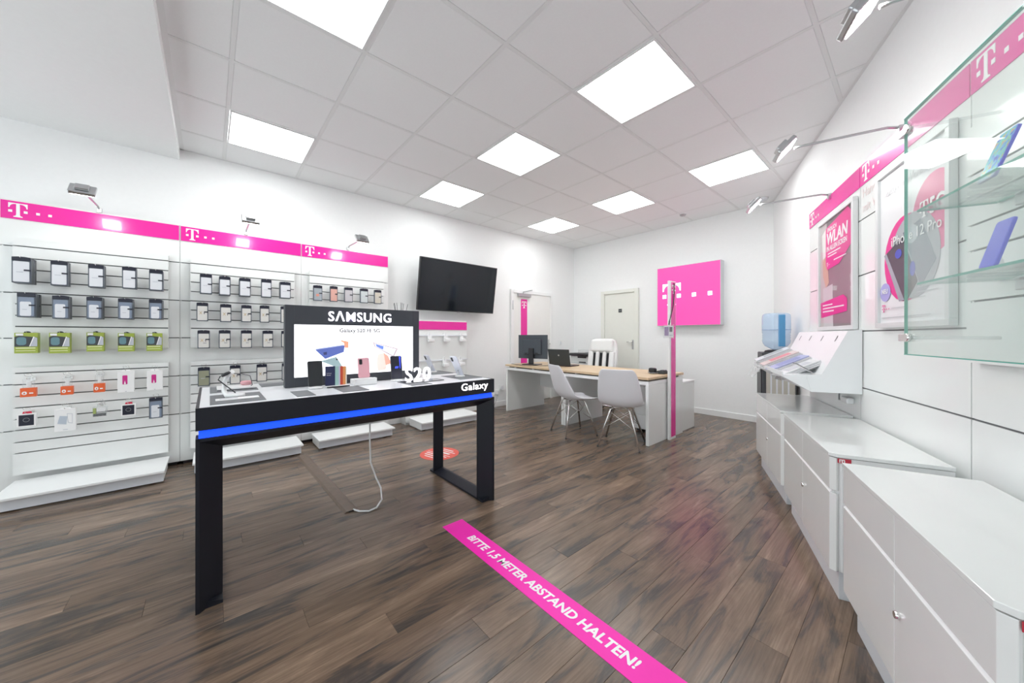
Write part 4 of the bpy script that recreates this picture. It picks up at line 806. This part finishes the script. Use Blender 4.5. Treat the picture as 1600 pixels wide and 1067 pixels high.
M_PK2 = mat('pink_shape', (.82, .14, .34), .3)
pp(f, [(max(.02, min(.97, a)), b) for a, b in ell(.84, .40, .30, .225)], M_PK2, 0, pr); pp(f, ell(.44, .60, .36, .27), M_MAGP, 1, pr); pp(f, ell(.55, .60, .36, .26), colmat((.40, .42, .45)), 2, pr)
pp(f, [(.08, .54), (.40, .46), (.62, .76), (.46, .87), (.34, .86)], colmat((.055, .05, .07), .25), 3, pr); pp(f, [(.08, .54), (.12, .53), (.42, .86), (.34, .865)], colmat((.35, .36, .42), .25), 4, pr)
pp(f, [(.40, .44), (.66, .40), (.86, .66), (.66, .80)], colmat((.24, .27, .31), .25), 4, pr); pp(f, ell(.54, .47, .085, .055), colmat((.50, .54, .58), .25), 5, pr); pp(f, ell(.33, .56, .055, .03), colmat((.06, .08, .5)), 6, pr); pp(f, ell(.55, .68, .04, .045), colmat((.06, .08, .5)), 6, pr)
pp(f, ell(.10, .79, .095, .062), colmat((.42, .38, .74)), 5, pr)
f4 = FR(dd+.0045)
text('lettering', 'NEU', M_WHITEP, pr, f4, U(.045), V(.80), w=.062, h=.026, bold=.02); text('lettering', 'iPhone 12 Pro', M_WHITEP, pr, f4, U(.22), V(.50), w=.40, h=.050)
tlogo('logo', M_WHITEP, pr, f4, U(.66), V(.405), .075, 0, .0006); text('lettering', '5G', M_WHITEP, pr, f4, U(.79), V(.405), w=.10, h=.075, bold=.03)
tlogo('logo', M_MAGP, pr, f4, U(.05), V(.925), .040, 2, .0004)
for a, b, y in ((.62, .86, .80), (.62, .90, .83), (.62, .74, .86), (.22, .50, .905), (.04, .80, .965)): pp(f4, [(a, y), (b, y), (b, y-.005), (a, y-.005)], colmat((.55, .56, .58)), 0, pr)
text('lettering', 'Handys mit Vertrag', colmat((.70, .70, .72)), pr, f4, U(.08), V(.16), w=.40, h=.05)
# ---- glass showcase: shelves on brackets behind a hung pane
def pane(o):
    for p in o.data.polygons: p.material_index = 0 if p.area > .02 else 1
S0, S1 = .62, 1.87
t = rthing('showcase_pane', 'large clear glass pane with green edges hung before the right wall', 'glass pane', (S0+S1)/2, .35, 1.128)
m = MB().box(S0, S1, .344, .354, 1.128, 2.028); o = m.build('pane', [M_GLASS, M_GEDGE], t); pane(o)
box('polished_edge', M_GEDGE, t, S0, S1, .3432, .3548, 1.1245, 1.1279); box('polished_edge', M_GEDGE, t, S0, S1, .3432, .3548, 2.0281, 2.0305)
for z in (1.978, 1.19):
    for s_ in (1.838, 1.10, S0+.04):
        cl = MB().lathe([(.016, 0), (.016, .012)], (s_, .354, z), 14, Matrix.Rotation(-PI/2, 3, 'X')).build('clamp_disc', M_CHROME, t)
        MB().tube([(s_, DP+.03 if s_ < 1.9 else DP, z), (s_, .346, z)], .006, 8).build('standoff_rod', M_ACRYL, cl)
    box('clamp_block', M_CHROME, t, 1.846, 1.895, .338, .362, z-.014, z+.014, .003)
for z, nm in ((1.395, 'lower'), (1.668, 'upper')):
    t = rthing('glass_shelf', '%s glass shelf on small brackets inside the glass showcase' % nm, 'glass shelf', (S0+1.85)/2, .2, z-.006)
    o = MB().box(S0+.02, 1.845, DP+.035, .330, z-.007, z+.001).build('glass_plate', [M_GLASS, M_GEDGE], t); pane(o)
    for s_ in (1.70, 1.15): box('bracket', mat('bracket_grey', (.62, .64, .65), .3, .3), t, s_-.03, s_+.03, DP+.031, DP+.06, z-.05, z-.008, .003)
    for s_ in (1.70, 1.15): box('bracket_arm', M_ACRYL, t, s_-.012, s_+.012, DP+.06, .27, z-.020, z-.0085, .002)
M_BLUEPH = mat('blue_phone', (.025, .03, .80), .4)
def rphone(lab, s_, d, z, back, front, yaw, tilt, h=.15, w=.072):
    o = phone(lab, W(s_, d, z), RZ+PI/2+yaw, tilt, back, front, w=w, h=h, base=True, stand=M_ACRYL, grp='phones in the glass showcase'); return o
def starmat():
    m = bpy.data.materials.new('colour_swirl_screen'); m.use_nodes = True; nt = m.node_tree; b = nt.nodes['Principled BSDF']
    tc = nt.nodes.new('ShaderNodeTexCoord'); n = nt.nodes.new('ShaderNodeTexNoise'); n.inputs['Scale'].default_value = 30; n.inputs['Distortion'].default_value = 2; nt.links.new(tc.outputs['Object'], n.inputs['Vector'])
    r = nt.nodes.new('ShaderNodeValToRGB'); e = r.color_ramp.elements; e[0].position = .35; e[0].color = (.02, .05, .45, 1); e[1].position = .68; e[1].color = (.6, .10, .12, 1); x = e.new(.46); x.color = (.08, .35, .65, 1); x = e.new(.56); x.color = (.12, .50, .22, 1)
    nt.links.new(n.outputs['Fac'], r.inputs[0]); nt.links.new(r.outputs[0], b.inputs['Base Color']); b.inputs['Roughness'].default_value = .2; nt.links.new(r.outputs[0], b.inputs['Emission Color']); b.inputs['Emission Strength'].default_value = .5
    return m
rphone('deep blue phone leaning on the lower glass shelf', 1.62, .275, 1.397, M_BLUEPH, M_BLUEPH, -.05, .27, h=.150, w=.074)
rphone('phone with colourful swirl screen on the upper glass shelf', 1.625, .275, 1.670, M_BLUEPH, starmat(), -.05, .33, h=.155, w=.078)
# ---- brochure rack
t = rthing('brochure_rack', 'white wall mounted brochure rack with sloping back above the farthest cabinet', 'brochure rack', 3.45, DP+.004, .83)
PRF = [(.10, 1.237), (.168, 1.230), (.286, .972), (.30, .945), (.378, .938), (.352, .828), (.10, .830)]
M_RACK = mat('rack_white', (.83, .85, .86), .35)
for s_ in (2.94, 3.955): MB().prism([(s_, d, z) for d, z in PRF], (.006, 0, 0)).build('side_panel', M_RACK, t)
bp_ = MB().prism([(2.946, .10, 1.236), (2.946, .168, 1.229), (2.946, .284, .972), (2.946, .278, .972), (2.946, .163, 1.222), (2.946, .10, 1.230)], (1.009, 0, 0)).build('sloping_back', M_RACK, t)
MB().prism([(2.946, .284, .972), (2.946, .300, .944), (2.946, .50, .930), (2.946, .502, .955), (2.946, .508, .955), (2.946, .508, .924), (2.946, .352, .828), (2.946, .278, .84)], (1.009, 0, 0)).build('tray', M_RACK, t)
sl = Vector((0, .116, -.258)).normalized(); nn = Vector((0, .258, .116)).normalized()
for k in range(4):
    s_ = 3.05+k*.26; c = Vector((s_, .168, 1.229))+sl*.055+nn*.0015
    MB().prism([c+Vector((.005, 0, 0))-sl*.02, c-Vector((.005, 0, 0))-sl*.02, c-Vector((.005, 0, 0))+sl*.02, c+Vector((.005, 0, 0))+sl*.02], nn*.0005).build('slot', M_DARK, bp_)
for k in range(2):
    MB().prism([(3.60+k*.30, .508, .93), (3.72+k*.25, .508, .93), (3.74+k*.2, .56, .84-.02*k), (3.68+k*.22, .56, .83)], (0, .003, 0)).build('acrylic_flap', M_ACRYL, t)
tops = (((.66, .68, .72), 'grey'), ((.70, .58, .56), 'rosy'), ((.42, .44, .68), 'lilac'), ((.74, .75, .76), 'white'))
for k, (c, nm) in enumerate(tops):
    s_ = 3.80-k*.215
    tt = rthing('brochure_stack', 'stack of %s covered brochures lying tilted in the brochure rack, %s from the far end' % (nm, ORD[k]), 'brochures', s_, .42, .96, 'brochure stacks in the wall rack')
    Mx = Matrix.Translation((s_, .262-.004*k, 1.068-.022*k)) @ Matrix.Rotation(-.46, 4, 'X') @ Matrix.Rotation(.05*(k-1.5), 4, 'Z')
    for q in range(3):
        zz = .004+q*.011; b_ = MB().box(-.088+.004*q, .088+.004*q, -.005+.006*q, .255+.006*q, zz, zz+.009, Mx).build('brochure', colmat(c if q == 2 else (.74, .74, .76)), tt, .001)
    MB().box(-.05, .07, .05, .20, .0355, .0362, Mx).build('cover_picture', colmat(((.35, .40, .42), (.66, .20, .25), (.25, .28, .55), (.55, .56, .6))[k]), tt)
    MB().box(-.095, .095, .0, .268, -.001, .003, Mx).build('acrylic_tray', M_ACRYL, tt); MB().box(-.095, .095, .272, .275, -.001, .03, Mx).build('acrylic_lip', M_ACRYL, tt)
tt = rthing('framed_leaflet', 'small framed leaflet leaning at the near end of the brochure rack', 'leaflet', 3.02, .36, .95); Mx = Matrix.Translation((3.0, .335, .950)) @ Matrix.Rotation(-1.0, 4, 'X') @ Matrix.Rotation(.0, 4, 'Z')
MB().box(-.05, .05, -.004, .0, 0.0, .11, Mx).build('frame', M_SLATE, tt); MB().box(-.043, .043, .0, .001, .008, .102, Mx).build('sheet', M_WHITEP, tt)
# power adapter under rack
t = rthing('power_adapter', 'white power adapter on the wall below the brochure rack', 'adapter', 3.10, DP, .76); box('body', M_WHITE, t, 3.06, 3.17, DP+.001, DP+.04, .745, .785, .008); MB().tube([(3.17, DP+.02, .765), (3.22, DP+.03, .75), (3.24, DP+.02, .80), (3.22, DP+.02, .828)], .005, 6).build('cable', M_GREYP, t)
# ---- drawer cabinets
def cabinet(lab, sf, sn, df, dn, top=.667):
    """sf/sn far and near ends, df/dn distance of the front from the wall at far/near end"""
    L = sf-sn; ang = math.atan2(dn-df, L); loc = W(sf, df, 0)
    t = thing('drawer_cabinet', lab, 'cabinet', loc, RZ+PI, 'white drawer cabinets along the right wall')
    t.rotation_euler = (0, 0, math.atan2((W(sn, dn)-loc).y, (W(sn, dn)-loc).x))   # local x: far -> near along the front, local y: into the room
    D = .385; c = .020
    # local y<0 goes towards the wall side? front normal points to the room
    sgn = -1                                                       # body lies at local y = +D (towards wall)
    fx = 1
    def P(pts, z0, z1, name, mt, par=t, bev=.0015): return MB().prism([(x, y, z0) for x, y in pts], (0, 0, z1-z0)).build(name, mt, par, bev)
    P([(0, -.004), (L-c, -.004), (L, c), (L, D), (0, D)], top-.016, top, 'worktop', M_GLOSSW)
    P([(.02, .02), (L-c-.006, .02), (L-.004, c+.02), (L-.004, D), (.004, D)], .135, top-.019, 'body', M_WHITE)
    P([(.03, .035), (L-.03, .035), (L-.03, D-.02), (.03, D-.02)], 0, .135, 'kick_base', M_GREYW)
    h = L/2
    for k, (a, b) in enumerate(((.002, h-.0015), (h+.0015, L))):
        pts = lambda y1: [(a, 0), (b, 0), (b, y1), (a, y1)] if k == 0 else [(a, 0), (b-c, 0), (b-.003, c), (b-.012, c+.010), (b-c-.006, y1), (a, y1)]
        P(pts(.02), .499, top-.020, 'drawer', M_GLOSSW)
        # lower front with a bevelled grip edge along its top
        P(pts(.02), .135, .485, 'drawer', M_GLOSSW)
    MB().prism([(.004, .0005, .485), (.004, .012, .495), (.004, .019, .495), (.004, .019, .485)], (L-c-.006, 0, 0)).build('grip_edge', M_WHITEP, t)
    lk = MB().lathe([(.010, 0), (.010, .010), (.008, .012)], (h+.03, -.011, .36), 16, Matrix.Rotation(-PI/2, 3, 'X')).build('lock', M_CHROME, t)
    bd = box('maker_badge', colmat((.55, .03, .06)), t, L-.0035, L-.002, c+.004, c+.050, top-.040, top-.020); text('badge_lettering', 'm', M_WHITEP, bd, Fr((L-.002, 0, 0), (0, 1, 0), (0, 0, 1)), c+.009, top-.0375, w=.020, h=.015, th=.0006, bold=.03)
    return t
cabinet('farthest white drawer cabinet, below the brochure rack', 3.945, 3.062, .492, .486)
cabinet('middle white drawer cabinet, between the two others', 2.985, 2.050, .488, .518)
cabinet('nearest white drawer cabinet in the lower right corner', 1.918, 1.030, .518, .562)
# ---- water cooler
SC, DC = 4.714, .186
t = rthing('water_cooler', 'dark water cooler with pale side behind the brochure rack', 'water cooler', SC, DC, 0)
box('body', M_DARK, t, SC-.13, SC+.13, .035, .335, .02, 1.02, .010); sp = box('side_panel', mat('cooler_beige', (.52, .50, .44), .4), t, SC-.136, SC-.13, .05, .300, .06, .88, .003); box('front_panel', M_BLACK, t, SC-.11, SC+.11, .335, .342, .30, .95, .004)
for dd_ in (.10, .15, .20, .25): box('side_rib', M_GREYW, sp, SC-.140, SC-.136, dd_, dd_+.014, .08, .86, .001)
MB().lathe([(.11, 0), (.10, .018), (.07, .026)], (SC, DC, 1.02), 20).build('collar', M_BLACK, t)
for sx in (SC-.05, SC+.05): box('tap', M_WHITE, t, sx-.015, sx+.015, .342, .375, .80, .84, .004)
for sx in (SC-.11, SC+.08): box('foot', M_BLACK, t, sx, sx+.03, .06, .31, 0, .02)
t = rthing('water_bottle', 'large blue tinted water bottle upside down on the cooler', 'water bottle', SC, DC, 1.05)
M_BOT = glassmat('blue_bottle', (.84, .92, .985), .05, .7, solid=.25, scol=(.66, .78, .95))
prof = [(.03, 1.047), (.05, 1.055), (.10, 1.085), (.122, 1.12), (.127, 1.15), (.121, 1.165), (.127, 1.18), (.121, 1.193), (.127, 1.206), (.121, 1.219), (.127, 1.232), (.129, 1.28), (.129, 1.395), (.124, 1.428), (.105, 1.444), (.0, 1.446)]
MB().lathe(prof, (SC, DC, 0), 32).build('bottle', M_BOT, t); MB().lathe([(.130, 1.262), (.132, 1.266), (.130, 1.270)], (SC, DC, 0), 32).build('rib', M_BOT, t)
box('handle_recess', mat('bottle_blue', (.10, .32, .58), .25), t, SC-.134, SC-.110, DC-.055, DC+.005, 1.085, 1.425, .008)
